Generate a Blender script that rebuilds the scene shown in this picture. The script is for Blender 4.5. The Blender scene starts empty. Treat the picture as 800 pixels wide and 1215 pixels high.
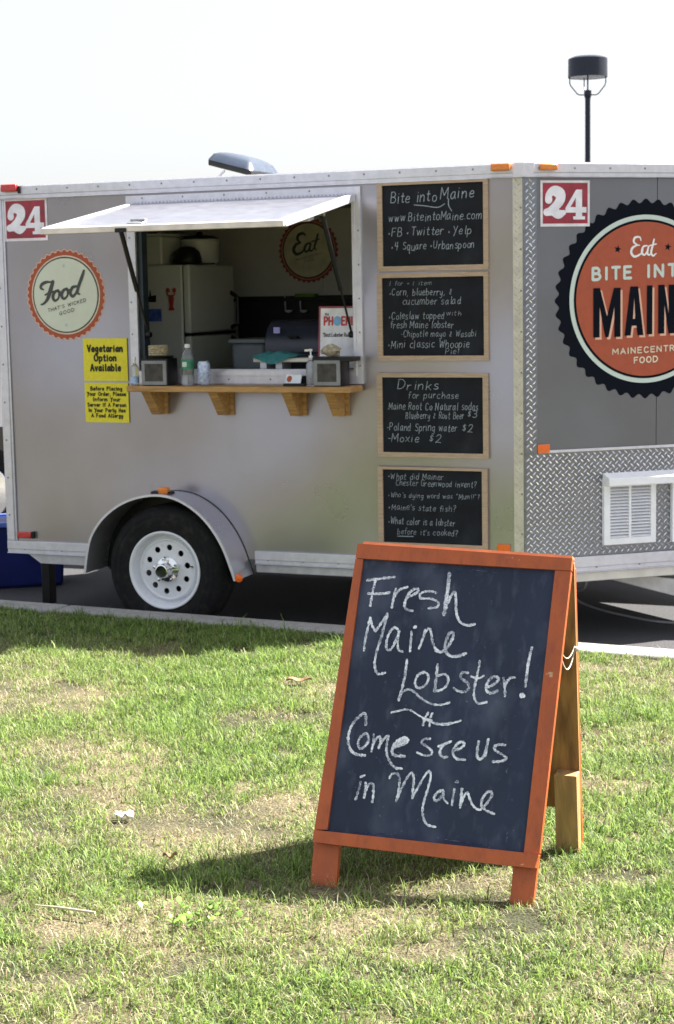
import bpy, math, random
import numpy as np
from mathutils import Vector, Matrix
from mathutils.geometry import tessellate_polygon
random.seed(7); rng = np.random.default_rng(11)
S = bpy.context.scene; COL = S.collection
R_ = math.radians
# ------------------------------------------------------------------ camera (solved from the photograph's vanishing lines)
F, PITCH, ROLL, CH = 2043.8, 0.127772, -0.018323, 1.79652     # focal length in photo pixels (800x1215), eye height
fw = np.array([0, math.cos(PITCH), -math.sin(PITCH)]); up0 = np.array([0, math.sin(PITCH), math.cos(PITCH)]); rt0 = np.array([1., 0, 0])
rt = rt0*math.cos(ROLL)+up0*math.sin(ROLL); up = up0*math.cos(ROLL)-rt0*math.sin(ROLL)
cd = bpy.data.cameras.new('camera'); cam = bpy.data.objects.new('camera', cd); COL.objects.link(cam)
M3 = Matrix(((rt[0], up[0], -fw[0]), (rt[1], up[1], -fw[1]), (rt[2], up[2], -fw[2])))
cam.matrix_world = Matrix.Translation((0, 0, CH)) @ M3.to_4x4()
cd.sensor_fit = 'VERTICAL'; cd.sensor_height = 22.3; cd.sensor_width = 22.3; cd.lens = F/1215*22.3
cd.clip_start = .05; cd.clip_end = 3000
cd.dof.use_dof = True; cd.dof.focus_distance = 4.75; cd.dof.aperture_fstop = 7.0
S.camera = cam
# ------------------------------------------------------------------ sky, sun, exposure
SUNV = np.array([.78, .34, 1.0]); SUNV /= np.linalg.norm(SUNV)
EL = math.asin(SUNV[2]); AZ = math.atan2(SUNV[0], SUNV[1])
w = bpy.data.worlds.new('World'); S.world = w; w.use_nodes = True
nt = w.node_tree; bg = nt.nodes['Background']; sk = nt.nodes.new('ShaderNodeTexSky'); sk.sky_type = 'NISHITA'
sk.sun_disc = False; sk.sun_elevation = EL; sk.sun_rotation = AZ; sk.air_density = 1.0; sk.dust_density = 4.0; sk.ozone_density = 1.0
vm = nt.nodes.new('ShaderNodeMix'); vm.data_type = 'RGBA'; vm.inputs[0].default_value = .65; vm.inputs[7].default_value = (4.35, 4.42, 4.55, 1)   # thin bright veil of high cloud
nt.links.new(sk.outputs[0], vm.inputs[6]); nt.links.new(vm.outputs[2], bg.inputs[0]); bg.inputs[1].default_value = .058
sd = bpy.data.lights.new('sun', 'SUN'); sd.energy = 5.0; sd.angle = R_(.5); sd.color = (1, .95, .87)
so = bpy.data.objects.new('sun', sd); COL.objects.link(so); so.rotation_euler = Vector(SUNV).to_track_quat('Z', 'Y').to_euler()
so.location = (6, 3, 9)
S.view_settings.view_transform = 'Standard'; S.view_settings.look = 'None'; S.view_settings.exposure = 2.15; S.view_settings.gamma = 1
# ------------------------------------------------------------------ measuring: pixel of the photo -> point on a plane of the place
def ray(px, py): return rt*(px-400)/F+up*(607.5-py)/F+fw
CC = np.array([0, 0, CH])
def hit(px, py, P, n):
    d = ray(px, py); return CC+d*((np.array(P)-CC)@n)/(d@n)
GZ = .16                                                        # lawn level; asphalt is 0
def gr(px, py, z=GZ): return hit(px, py, (0, 0, z), np.array([0, 0, 1.]))
K0 = np.array([.93104, 8.47481, 0.])                            # the trailer's corner on the asphalt
TA = R_(-22.0829); uL = np.array([math.cos(TA), math.sin(TA), 0]); yL = np.array([-math.sin(TA), math.cos(TA), 0])
NA = R_(39.49); nc, ns_ = math.cos(NA), math.sin(NA)            # nose panel direction in trailer coordinates
uR = uL*nc+yL*ns_; nR = uL*ns_-yL*nc
def side(px, py, off=0):
    q = hit(px, py, K0+yL*off, yL)-K0; return (q@uL, q[2])
def nosep(px, py, out=0):
    q = hit(px, py, K0+nR*out, nR)-K0; return (q@uR, q[2])
# ------------------------------------------------------------------ materials
MATS = {}
def mat(name, col, rough=.5, metal=0., var=.12, scale=14., bump=.0, bscale=60., spec=.5, trans=0., col2=None, stretch=None, coat=0., emis=None):
    if name in MATS: return MATS[name]
    m = bpy.data.materials.new(name); m.use_nodes = True; t = m.node_tree; b = t.nodes['Principled BSDF']
    tc = t.nodes.new('ShaderNodeTexCoord'); mp = t.nodes.new('ShaderNodeMapping'); t.links.new(tc.outputs['Object'], mp.inputs[0])
    if stretch: mp.inputs['Scale'].default_value = stretch
    n = t.nodes.new('ShaderNodeTexNoise'); n.inputs['Scale'].default_value = scale; n.inputs['Detail'].default_value = 6
    t.links.new(mp.outputs[0], n.inputs['Vector'])
    cr = t.nodes.new('ShaderNodeValToRGB'); c = np.array(col)
    lo = c*(1-var) if col2 is None else np.array(col2); hi = np.minimum(c*(1+var), 1) if col2 is None else c
    cr.color_ramp.elements[0].position = .35; cr.color_ramp.elements[1].position = .65
    cr.color_ramp.elements[0].color = (*lo, 1); cr.color_ramp.elements[1].color = (*hi, 1)
    t.links.new(n.outputs[0], cr.inputs[0]); t.links.new(cr.outputs[0], b.inputs['Base Color'])
    rr = t.nodes.new('ShaderNodeMapRange'); rr.inputs[3].default_value = max(rough-.06, .02); rr.inputs[4].default_value = min(rough+.08, 1)
    t.links.new(n.outputs[0], rr.inputs[0]); t.links.new(rr.outputs[0], b.inputs['Roughness'])
    b.inputs['Metallic'].default_value = metal; b.inputs['Specular IOR Level'].default_value = spec
    b.inputs['Transmission Weight'].default_value = trans; b.inputs['Coat Weight'].default_value = coat
    if bump:
        n2 = t.nodes.new('ShaderNodeTexNoise'); n2.inputs['Scale'].default_value = bscale; n2.inputs['Detail'].default_value = 5
        t.links.new(mp.outputs[0], n2.inputs['Vector'])
        bp = t.nodes.new('ShaderNodeBump'); bp.inputs['Strength'].default_value = bump; bp.inputs['Distance'].default_value = .01
        t.links.new(n2.outputs[0], bp.inputs['Height']); t.links.new(bp.outputs[0], b.inputs['Normal'])
    MATS[name] = m; return m
def wavy(m, scale, dist, stretch=(1, 1, 1)):
    "broad unevenness of thin sheet metal"
    t = m.node_tree; b = t.nodes['Principled BSDF']; tc = t.nodes.new('ShaderNodeTexCoord'); mp = t.nodes.new('ShaderNodeMapping')
    mp.inputs['Scale'].default_value = stretch; t.links.new(tc.outputs['Object'], mp.inputs[0])
    n = t.nodes.new('ShaderNodeTexNoise'); n.inputs['Scale'].default_value = scale; n.inputs['Detail'].default_value = 0.0; t.links.new(mp.outputs[0], n.inputs['Vector'])
    bp = t.nodes.new('ShaderNodeBump'); bp.inputs['Strength'].default_value = 1; bp.inputs['Distance'].default_value = dist
    t.links.new(n.outputs[0], bp.inputs['Height']); t.links.new(bp.outputs[0], b.inputs['Normal']); return m
def chalkmat(name, col, back, thr=.44):
    if name in MATS: return MATS[name]
    m = mat(name, col, .95, spec=.1); t = m.node_tree; b = t.nodes['Principled BSDF']
    tc = t.nodes.new('ShaderNodeTexCoord'); n = t.nodes.new('ShaderNodeTexNoise'); n.inputs['Scale'].default_value = 420; n.inputs['Detail'].default_value = 3
    t.links.new(tc.outputs['Object'], n.inputs['Vector'])
    cr = t.nodes.new('ShaderNodeValToRGB'); cr.color_ramp.elements[0].position = thr-.07; cr.color_ramp.elements[1].position = thr+.10
    cr.color_ramp.elements[0].color = (*back, 1); cr.color_ramp.elements[1].color = (*col, 1)
    n3 = t.nodes.new('ShaderNodeTexNoise'); n3.inputs['Scale'].default_value = 38; n3.inputs['Detail'].default_value = 2; t.links.new(tc.outputs['Object'], n3.inputs['Vector'])
    mm = t.nodes.new('ShaderNodeMix'); mm.inputs[0].default_value = .40; t.links.new(n.outputs[0], mm.inputs[2]); t.links.new(n3.outputs[0], mm.inputs[3])
    t.links.new(mm.outputs[0], cr.inputs[0]); t.links.new(cr.outputs[0], b.inputs['Base Color']); return m
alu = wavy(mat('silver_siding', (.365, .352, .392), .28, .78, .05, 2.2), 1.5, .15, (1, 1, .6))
nose_dark = wavy(mat('nose_siding_dark_reflection', (.17, .176, .198), .32, .6, .05, 3), 1.3, .02)  # same silver siding; the dark surroundings it reflects are put into the colour
trim = mat('trim_aluminium', (.66, .66, .72), .38, .45, .06, 30, .05, 40)
beamm = mat('frame_beam_paint', (.55, .55, .56), .5, .4, .1, 20)
tread = mat('tread_plate', (.21, .22, .25), .28, .8, .10, 25, .1, 30)
treadb = mat('tread_bar', (.72, .73, .77), .22, .9, .08, 40)
screwm = mat('screw_zinc', (.25, .25, .26), .4, .8, .1)
black = mat('black_plastic', (.007, .007, .008), .4, 0, .2, spec=.35)
rubber = mat('tyre_rubber', (.009, .009, .010), .8, 0, .25, 60, .25, 220, spec=.25)
rimw = mat('white_enamel', (.74, .76, .80), .35, 0, .03, 20, coat=.3)
chrome = mat('chrome', (.8, .8, .8), .12, 1, .03)
amber = mat('amber_lens', (.70, .20, .015), .25, 0, .1, 60, coat=.5)
redl = mat('red_lens', (.5, .03, .03), .3, 0, .15, 60, coat=.4)
wood = mat('pine_wood', (.42, .235, .085), .6, 0, .25, 9, .15, 40, stretch=(1, 8, 8))
white = mat('white_paint', (.82, .82, .82), .5, 0, .04)
pvc = mat('white_vinyl', (.85, .86, .9), .45, 0, .04, 20)
cream = mat('cream_print', (.62, .66, .55), .6, 0, .03)
darkg = mat('dark_green_print', (.055, .065, .06), .6, 0, .1)
brick = mat('orange_print', (.38, .075, .03), .55, 0, .06, 30)
peach = mat('peach_print', (.75, .45, .33), .55, 0, .05)
ink = mat('black_ink', (.004, .006, .012), .85, 0, .1, spec=.12)
mint = mat('mint_print', (.56, .66, .62), .55, 0, .03)
redp = mat('red_placard', (.30, .008, .03), .35, 0, .35, 11, coat=.3)
yel = mat('yellow_paper', (.75, .66, .035), .7, 0, .05, 60)
frw = mat('board_frame_wood', (.42, .31, .22), .6, 0, .12, 14, .1, 60, stretch=(1, 1, 8))
slate = mat('menu_slate', (.009, .011, .016), .8, 0, .3, 8, spec=.25)
orange = mat('orange_wood_paint', (.37, .076, .013), .5, 0, .12, 16, .25, 70, stretch=(1, 1, .3))
chalkb = mat('blue_black_chalkboard', (.024, .033, .064), .75, 0, .25, 5, spec=.3, col2=(.018, .025, .048), stretch=(1, 1, .35))
def overlay(m, col, scale, lo, hi, stretch=(1, 1, 1), amount=1., detail=6):
    "worn or smeared spots of another colour, fixed to the thing"
    t = m.node_tree; b = t.nodes['Principled BSDF']; src = b.inputs['Base Color'].links[0].from_socket
    tc = t.nodes.new('ShaderNodeTexCoord'); mp = t.nodes.new('ShaderNodeMapping'); mp.inputs['Scale'].default_value = stretch; t.links.new(tc.outputs['Object'], mp.inputs[0])
    n = t.nodes.new('ShaderNodeTexNoise'); n.inputs['Scale'].default_value = scale; n.inputs['Detail'].default_value = detail; t.links.new(mp.outputs[0], n.inputs['Vector'])
    r = t.nodes.new('ShaderNodeMapRange'); r.inputs[1].default_value = lo; r.inputs[2].default_value = hi; r.inputs[4].default_value = amount; t.links.new(n.outputs[0], r.inputs[0])
    x = t.nodes.new('ShaderNodeMix'); x.data_type = 'RGBA'; t.links.new(r.outputs[0], x.inputs[0]); t.links.new(src, x.inputs[6]); x.inputs[7].default_value = (*col, 1); t.links.new(x.outputs[2], b.inputs['Base Color']); return m
overlay(orange, (.50, .30, .16), 34, .70, .73); overlay(orange, (.25, .05, .015), 60, .52, .75, (1, 1, .12), .6)
overlay(chalkb, (.075, .09, .135), 9, .50, .78, (1, 1, .5), .8); overlay(chalkb, (.09, .105, .15), 30, .55, .85, (1, 1, .10), .6); overlay(chalkb, (.20, .22, .27), 90, .69, .76, (1, 1, 1), .6)
overlay(slate, (.04, .045, .05), 9, .50, .80, (1, 1, .6), .35)
overlay(rimw, (.45, .43, .40), 25, .60, .80, (1, 1, 1), .4); overlay(rubber, (.035, .032, .028), 20, .5, .8, (1, 1, 1), .8)
overlay(trim, (.38, .37, .36), 12, .60, .80, (1, 1, 1), .35); overlay(alu, (.30, .29, .28), 3.5, .55, .80, (1, 1, .35), .30)
ply = mat('stained_plywood', (.42, .23, .07), .6, 0, .3, 7, .15, 30, col2=(.20, .10, .035), stretch=(5, 5, .7))
post = mat('fir_post', (.40, .25, .10), .65, 0, .2, 8, .15, 30, stretch=(6, 6, .6))
rope = mat('cotton_rope', (.48, .45, .38), .9, 0, .1)
inwall = mat('interior_wall', (.55, .56, .52), .5, 0, .05, 6)
fridgem = mat('fridge_enamel', (.62, .65, .58), .35, 0, .04, 5, bump=.05, bscale=200)
stone = mat('kerb_concrete', (.29, .285, .275), .85, 0, .14, 30, .4, 90)
overlay(stone, (.15, .14, .12), 7, .52, .75, (1, 1, 1), .6)
bluep = mat('blue_plastic', (.006, .014, .12), .4, 0, .15, 9)
lampm = mat('lamp_blue_black', (.010, .014, .028), .4, .2, .15)
# ------------------------------------------------------------------ mesh builder
class MB:
    def __init__(s): s.v = []; s.f = []; s.m = []; s.mi = 0
    def quadbox(s, P):                                           # eight corner points, bottom four then top four
        b = len(s.v); s.v += [tuple(p) for p in P]
        for q in ((3, 2, 1, 0), (4, 5, 6, 7), (0, 1, 5, 4), (1, 2, 6, 5), (2, 3, 7, 6), (3, 0, 4, 7)): s.f.append(tuple(b+i for i in q)); s.m.append(s.mi)
        return s
    def box(s, x0, x1, y0, y1, z0, z1):
        return s.quadbox([(x0, y0, z0), (x1, y0, z0), (x1, y1, z0), (x0, y1, z0), (x0, y0, z1), (x1, y0, z1), (x1, y1, z1), (x0, y1, z1)])
    def mbox(s, x0, x1, y0, y1, z0, z1, fn):                     # a box in mapped coordinates
        return s.quadbox([fn(*p) for p in [(x0, y0, z0), (x1, y0, z0), (x1, y1, z0), (x0, y1, z0), (x0, y0, z1), (x1, y0, z1), (x1, y1, z1), (x0, y1, z1)]])
    def rbox(s, x0, x1, y0, y1, z0, z1, r=.01, k=3):             # box with rounded vertical edges
        pts = []
        for cx, cy, a0 in ((x1-r, y1-r, 0), (x0+r, y1-r, 90), (x0+r, y0+r, 180), (x1-r, y0+r, 270)):
            for i in range(k+1):
                a = R_(a0+90*i/k); pts.append((cx+r*math.cos(a), cy+r*math.sin(a)))
        return s.prism(pts, lambda u, v, h: (u, v, h), z0, z1)
    def prism(s, poly, fn, h0, h1, holes=()):
        loops = [list(poly)]+[list(h) for h in holes]
        tris = tessellate_polygon([[Vector((p[0], p[1], 0)) for p in l] for l in loops]); flat = [p for l in loops for p in l]
        for h, rev in ((h0, True), (h1, False)):
            b = len(s.v); s.v += [tuple(fn(p[0], p[1], h)) for p in flat]
            for t in tris: s.f.append(tuple(b+i for i in (t[::-1] if rev else t))); s.m.append(s.mi)
        for l in loops:
            b = len(s.v); n = len(l)
            s.v += [tuple(fn(p[0], p[1], h)) for h in (h0, h1) for p in l]
            for i in range(n): j = (i+1) % n; s.f.append((b+i, b+j, b+n+j, b+n+i)); s.m.append(s.mi)
        return s
    def sheet(s, poly, fn, h, holes=()):
        loops = [list(poly)]+[list(x) for x in holes]
        tris = tessellate_polygon([[Vector((p[0], p[1], 0)) for p in l] for l in loops]); b = len(s.v)
        s.v += [tuple(fn(p[0], p[1], h)) for l in loops for p in l]
        for t in tris: s.f.append(tuple(b+i for i in t)); s.m.append(s.mi)
        return s
    def ring(s, pa, pb, fn, h):                                  # band between two closed loops of equal length
        b = len(s.v); n = len(pa); s.v += [tuple(fn(p[0], p[1], h)) for p in pa]+[tuple(fn(p[0], p[1], h)) for p in pb]
        for i in range(n): j = (i+1) % n; s.f.append((b+i, b+j, b+n+j, b+n+i)); s.m.append(s.mi)
        return s
    def tube(s, pts, r, n=8, cap=True):
        pts = [Vector(p) for p in pts]; rs = r if hasattr(r, '__len__') else [r]*len(pts); b = len(s.v); prev = None
        for i, p in enumerate(pts):
            d = (pts[min(i+1, len(pts)-1)]-pts[max(i-1, 0)]).normalized()
            a = prev if prev is not None else (Vector((0, 0, 1)) if abs(d.z) < .9 else Vector((1, 0, 0)))
            x = (a-d*a.dot(d)).normalized(); y = d.cross(x); prev = x
            for k in range(n): t = 2*math.pi*k/n; s.v.append(tuple(p+(x*math.cos(t)+y*math.sin(t))*rs[i]))
        for i in range(len(pts)-1):
            for k in range(n):
                j = (k+1) % n; s.f.append((b+i*n+k, b+i*n+j, b+(i+1)*n+j, b+(i+1)*n+k)); s.m.append(s.mi)
        if cap:
            s.f.append(tuple(b+k for k in range(n))[::-1]); s.m.append(s.mi)
            s.f.append(tuple(b+(len(pts)-1)*n+k for k in range(n))); s.m.append(s.mi)
        return s
    def lathe(s, prof, o, ax=(0, 0, 1), n=24, cap=True):         # prof: (radius, height along axis)
        o = Vector(o); d = Vector(ax).normalized(); a = Vector((0, 0, 1)) if abs(d.z) < .9 else Vector((1, 0, 0))
        x = (a-d*a.dot(d)).normalized(); y = d.cross(x); b = len(s.v)
        for r, h in prof:
            for k in range(n): t = 2*math.pi*k/n; s.v.append(tuple(o+d*h+(x*math.cos(t)+y*math.sin(t))*r))
        for i in range(len(prof)-1):
            for k in range(n):
                j = (k+1) % n; s.f.append((b+i*n+k, b+i*n+j, b+(i+1)*n+j, b+(i+1)*n+k)); s.m.append(s.mi)
        if cap:
            s.f.append(tuple(b+k for k in range(n))[::-1]); s.m.append(s.mi)
            s.f.append(tuple(b+(len(prof)-1)*n+k for k in range(n))); s.m.append(s.mi)
        return s
    def stroke(s, pts, wd, fn, h, cap=5):
        "a flat ribbon of varying width on a plane"
        P = [np.array(p, float) for p in pts]; W = wd if hasattr(wd, '__len__') else [wd]*len(P)
        s.k = getattr(s, 'k', 0)+1; h = h+(s.k % 10)*.00013       # each stroke lies a hair above the one before
        Q = [P[0]]; V = [W[0]]
        for p, q in zip(P[1:], W[1:]):
            if np.linalg.norm(p-Q[-1]) > 1e-6: Q.append(p); V.append(q)
        P, W = Q, V
        if len(P) < 2: P = [P[0]-np.array([W[0]*.15, 0]), P[0]+np.array([W[0]*.15, 0])]; W = [W[0]]*2
        L = []; Rr = []
        for i in range(len(P)):
            d = P[min(i+1, len(P)-1)]-P[max(i-1, 0)]; d /= max(np.linalg.norm(d), 1e-9); n = np.array([-d[1], d[0]])
            L.append(P[i]+n*W[i]/2); Rr.append(P[i]-n*W[i]/2)
        b = len(s.v); k = len(P); s.v += [tuple(fn(p[0], p[1], h)) for p in L+Rr]
        for i in range(k-1): s.f.append((b+i, b+k+i, b+k+i+1, b+i+1)); s.m.append(s.mi)
        if cap:
            for e, sg in ((0, -1), (k-1, 1)):
                d = P[min(e+1, k-1)]-P[max(e-1, 0)]; d = d/max(np.linalg.norm(d), 1e-9)*sg; n = np.array([-d[1], d[0]])
                c = [P[e]+n*W[e]/2*math.cos(t)+d*W[e]/2*math.sin(t) for t in np.linspace(0, math.pi, cap)]
                q = len(s.v); s.v += [tuple(fn(p[0], p[1], h)) for p in c]; f = tuple(q+i for i in range(cap))
                s.f.append(f if sg < 0 else f[::-1]); s.m.append(s.mi)
        return s
def tag(o, label=None, cat=None, group=None, kind=None):
    for k, v in (('label', label), ('category', cat), ('group', group), ('kind', kind)):
        if v: o[k] = v
    return o
TM = Matrix.Translation(Vector(K0)) @ Matrix.Rotation(TA, 4, 'Z')        # trailer frame: x along the side, y into the trailer
def thing(name, label, cat, loc=(0, 0, 0), frame=None, group=None, rot=None):
    o = bpy.data.objects.new(name, None); COL.objects.link(o); o.empty_display_size = .1
    M = (frame or Matrix.Identity(4)) @ Matrix.Translation(loc)
    if rot: M = M @ Matrix.Rotation(rot, 4, 'Z')
    o.matrix_world = M; o['_o'] = list(loc); tag(o, label, cat, group); return o
ORG = {}
def build(name, mb, m, parent=None, smooth=False, bevel=0., label=None, kind=None, sub=None):
    "links one mesh object; coordinates are in the frame the parent thing was placed in"
    me = bpy.data.meshes.new(name); org = np.zeros(3)
    if parent is not None:
        p = parent
        while p.parent: p = p.parent
        org = np.array(ORG.get(p.name, (0, 0, 0)))
    v = np.array(mb.v)-org; me.from_pydata([tuple(q) for q in v], [], mb.f)
    for q in (m if isinstance(m, (list, tuple)) else [m]): me.materials.append(q)
    if isinstance(m, (list, tuple)): me.polygons.foreach_set('material_index', mb.m)
    me.update()
    o = bpy.data.objects.new(name, me); COL.objects.link(o)
    if parent is not None: o.parent = parent
    if smooth: me.shade_smooth() if False else me.polygons.foreach_set('use_smooth', [True]*len(me.polygons))
    if bevel:
        bv = o.modifiers.new('bevel', 'BEVEL'); bv.width = bevel; bv.segments = 2; bv.limit_method = 'ANGLE'; bv.angle_limit = R_(40)
    if smooth == 'auto' or bevel:
        try: me.set_sharp_from_angle(angle=R_(35)); me.polygons.foreach_set('use_smooth', [True]*len(me.polygons))
        except Exception: pass
    tag(o, label, None, None, kind); return o
def T(name, label, cat, loc=(0, 0, 0), frame=None, group=None):
    o = thing(name, label, cat, loc, frame, group); ORG[o.name] = tuple(loc); del o['_o']; return o
# ------------------------------------------------------------------ skeleton lettering
G = {}
def g(ch, wdt, s): G[ch] = (wdt, [[tuple(float(c) for c in p.split(',')) for p in st.split()] for st in s.split('/')])
g('a', 5, '4,5 2,5 .3,3 .6,.6 2,0 3.7,2 4,5/4,5 4,2 4.8,0'); g('b', 5, '0,8 0,8 0,0 0,0/0,3 2,5 4,3.5 3.8,1 2,0 0,.6')
g('c', 4.9, '4,4.4 2.2,5 .3,3.5 .4,1 2.2,0 4,.7'); g('d', 5, '4,3.5 2,5 .2,3 .5,.7 2.2,0 4,1.6/4,8 4,8 4,0 4,0')
g('e', 4.6, '.4,2.6 4,2.9 3.6,4.6 2,5 .3,3 .6,.8 2.2,0 4.2,.8'); g('f', 3.4, '3.6,7.4 2.4,8 1.4,7 1.3,0 1.3,0/0,4.7 3,4.7')
g('g', 5, '4,4.2 2,5 .2,3 .8,.8 2.4,.5 4,2.2/4,5 4,5 4,-1.5 2.4,-3 .5,-2.2'); g('h', 5, '0,8 0,8 0,0 0,0/0,2.6 2,5 3.8,4 4,0 4,0')
g('i', 2, '.7,5 .7,5 .7,0 .7,0/.7,7 .8,7'); g('k', 4.4, '0,8 0,8 0,0 0,0/3.6,5 3.6,5 0,2.2 0,2.2/1.2,3 1.2,3 4,0 4,0'); g('l', 2.6, '1.1,8 1.1,8 1.1,.5 1.9,0')
g('m', 7.4, '0,5 0,5 0,0 0,0/0,2.8 1.6,5 3,4.2 3.1,0 3.1,0/3.1,2.8 4.8,5 6.2,4.2 6.4,0 6.4,0'); g('n', 5, '0,5 0,5 0,0 0,0/0,2.6 2,5 3.8,4 4,0 4,0')
g('o', 4.8, '2.1,5 .3,3.8 .3,1.2 2.1,0 4,1.2 4,3.8 2.1,5'); g('p', 5, '0,5 0,5 0,-3 0,-3/0,3.4 2,5 4,3.6 3.8,1 2,0 0,.8')
g('q', 5, '4,4.2 2,5 .2,3 .8,.6 2.4,0 4,1.6/4,5 4,5 4,-3 4.8,-3'); g('r', 3.6, '0,5 0,5 0,0 0,0/0,2.6 1.4,4.7 3.2,4.6')
g('s', 4.2, '3.6,4.5 2,5 .5,4 1.3,2.8 3.2,2.1 3.7,1 2,0 .2,.6'); g('t', 3.8, '1.6,7.4 1.5,1 2.4,0 3.4,.5/0,5 3.3,5'); g('u', 5, '0,5 0,1.4 1.6,0 3.2,.8 4,2.6/4,5 4,5 4,0 4.6,0')
g('v', 4.6, '0,5 0,5 2,0 2,0/4,5 4,5 2,0 2,0'); g('w', 6.6, '0,5 0,5 1.5,0 1.5,0/1.5,0 1.5,0 3,4.6 3,4.6/3,4.6 3,4.6 4.5,0 4.5,0/4.5,0 4.5,0 6,5 6,5')
g('x', 4.6, '0,5 0,5 4,0 4,0/4,5 4,5 0,0 0,0'); g('y', 4.8, '0,5 .4,1.5 2,.8 4,3/4,5 4,5 3.4,-1.5 1.6,-3 .3,-2.3')
g('A', 6, '2.8,8 2.8,8 0,0 0,0/2.8,8 2.8,8 5.6,0 5.6,0/1,2.8 4.6,2.8'); g('B', 5.6, '0,8 0,8 0,0 0,0/0,8 3,7.9 4.2,6 3,4.3 0,4.2/0,4.2 3.4,4 4.9,2 3.4,.1 0,0')
g('C', 6, '5,6.6 3.4,8 1.2,7.2 .2,4.2 1,1 3,0 5.2,1.2'); g('D', 6, '0,8 0,8 0,0 0,0/0,8 3,7.8 5.2,5.4 5,2.4 3,.2 0,0')
g('E', 5.2, '0,8 0,8 0,0 0,0/0,8 4.4,8/0,4.2 3.8,4.2/0,0 4.5,0'); g('F', 5, '0,8 0,8 0,0 0,0/0,8 4.5,8/0,4.3 3.6,4.3')
g('G', 6.2, '5,6.6 3.4,8 1.2,7.2 .2,4.2 1,1 3,0 5.1,1.2/5.1,3.6 5.1,3.6 5.1,0/3.2,3.6 5.1,3.6'); g('H', 5.8, '0,8 0,8 0,0 0,0/5,8 5,8 5,0 5,0/0,4 5,4')
g('I', 2, '.7,8 .7,8 .7,0 .7,0'); g('K', 5.6, '0,8 0,8 0,0 0,0/4.8,8 4.8,8 0,3.2 0,3.2/1.6,4.7 1.6,4.7 5,0 5,0'); g('L', 4.8, '0,8 0,8 0,0 0,0/0,0 4.2,0')
g('M', 7.2, '0,0 0,0 .3,8 .3,8/.3,8 .3,8 3.2,2.4 3.2,2.4/3.2,2.4 3.2,2.4 6.1,8 6.1,8/6.1,8 6.1,8 6.4,0 6.4,0'); g('N', 6, '0,0 0,0 0,8 0,8/0,8 0,8 5,0 5,0/5,0 5,0 5,8 5,8')
g('O', 6.4, '2.8,8 .8,6.8 0,4 .8,1.2 2.8,0 4.9,1.2 5.7,4 4.9,6.8 2.8,8'); g('P', 5.4, '0,8 0,8 0,0 0,0/0,8 3,7.9 4.5,6 3,4 0,3.8')
g('R', 5.6, '0,8 0,8 0,0 0,0/0,8 3,7.9 4.4,6 3,4.1 0,4/2,4 2,4 4.9,0 4.9,0'); g('S', 5.2, '4.4,7 2.6,8 .6,7 .7,5 2.6,4.1 4.4,3 4.5,1 2.4,0 .1,1')
g('T', 5.4, '2.4,8 2.4,8 2.4,0 2.4,0/0,8 4.9,8'); g('U', 6, '0,8 0,2.4 1.2,.3 2.6,0 4.2,.6 5,2.4 5,8'); g('V', 5.6, '0,8 0,8 2.6,0 2.6,0/5.2,8 5.2,8 2.6,0 2.6,0')
g('W', 8, '0,8 0,8 1.8,0 1.8,0/1.8,0 1.8,0 3.6,6.5 3.6,6.5/3.6,6.5 3.6,6.5 5.4,0 5.4,0/5.4,0 5.4,0 7.2,8 7.2,8'); g('Y', 5.2, '0,8 0,8 2.4,3.8 2.4,3.8/4.8,8 4.8,8 1.2,-2 1.2,-2')
g('X', 5.4, '0,8 0,8 4.8,0 4.8,0/4.8,8 4.8,8 0,0 0,0')
g('1', 2.4, '1,8 1,8 1,0 1,0'); g('2', 5, '.2,6.3 1.4,8 3.6,7.7 4,5.6 2.2,2.6 0,.1/0,.1 2,.5 4.8,0'); g('3', 5, '.4,7.4 2.6,8 4,6.4 3,4.6 1.6,4.3/1.6,4.3 3.8,3.8 4.3,1.6 2.6,0 .2,.8')
g('4', 5.4, '.4,8 .4,8 0,4 0,4/0,4 4.6,4/3.6,8 3.6,8 3.2,0 3.2,0'); g('$', 4.4, '3.4,6.6 2,7.2 .8,6.2 1.4,5 3,4.2 3.2,2.8 1.8,2 .4,2.7/2,8 2,1.2')
g('?', 4.6, '.4,6.6 1.6,8 3.6,7.6 3.8,5.8 2.2,4.2 2,2.2/2,.3 2.1,.3'); g('!', 2, '.8,8 .8,8 .6,2.4 .6,2.4/.6,.3 .7,.3'); g("'", 1.6, '.8,8 .5,6.4'); g('"', 2.8, '.5,8 .4,6.6/1.7,8 1.6,6.6')
g(',', 2, '.8,.4 .3,-1.2'); g('.', 2, '.6,.2 .7,.2'); g('*', 3.2, '.4,2.0 1.4,3.2/1.4,2.0 .4,3.2'); g('-', 3, '.2,2.8 2.2,2.8'); g('&', 5.4, '3.6,5.2 2.4,5.8 1.6,4.8 3,3.2 1,2 1.4,.3 3.6,.6/3.8,4 3.8,4'); g('=', 4, '.3,3.6 3.2,3.6/.3,2 3.2,2'); g(' ', 3, '')if False else None
def smooth_pts(P, k=5):
    P = [np.array(p, float) for p in P]
    if len(P) < 3: return P
    out = []; Q = [P[0]]+P+[P[-1]]
    for i in range(1, len(Q)-2):
        a, b, c, d = Q[i-1], Q[i], Q[i+1], Q[i+2]
        if np.linalg.norm(b-c) < 1e-9: continue
        for t in np.linspace(0, 1, k, endpoint=False): out.append(.5*((2*b)+(-a+c)*t+(2*a-5*b+4*c-d)*t*t+(-a+3*b-3*c+d)*t**3))
    out.append(P[-1]); return out
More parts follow.
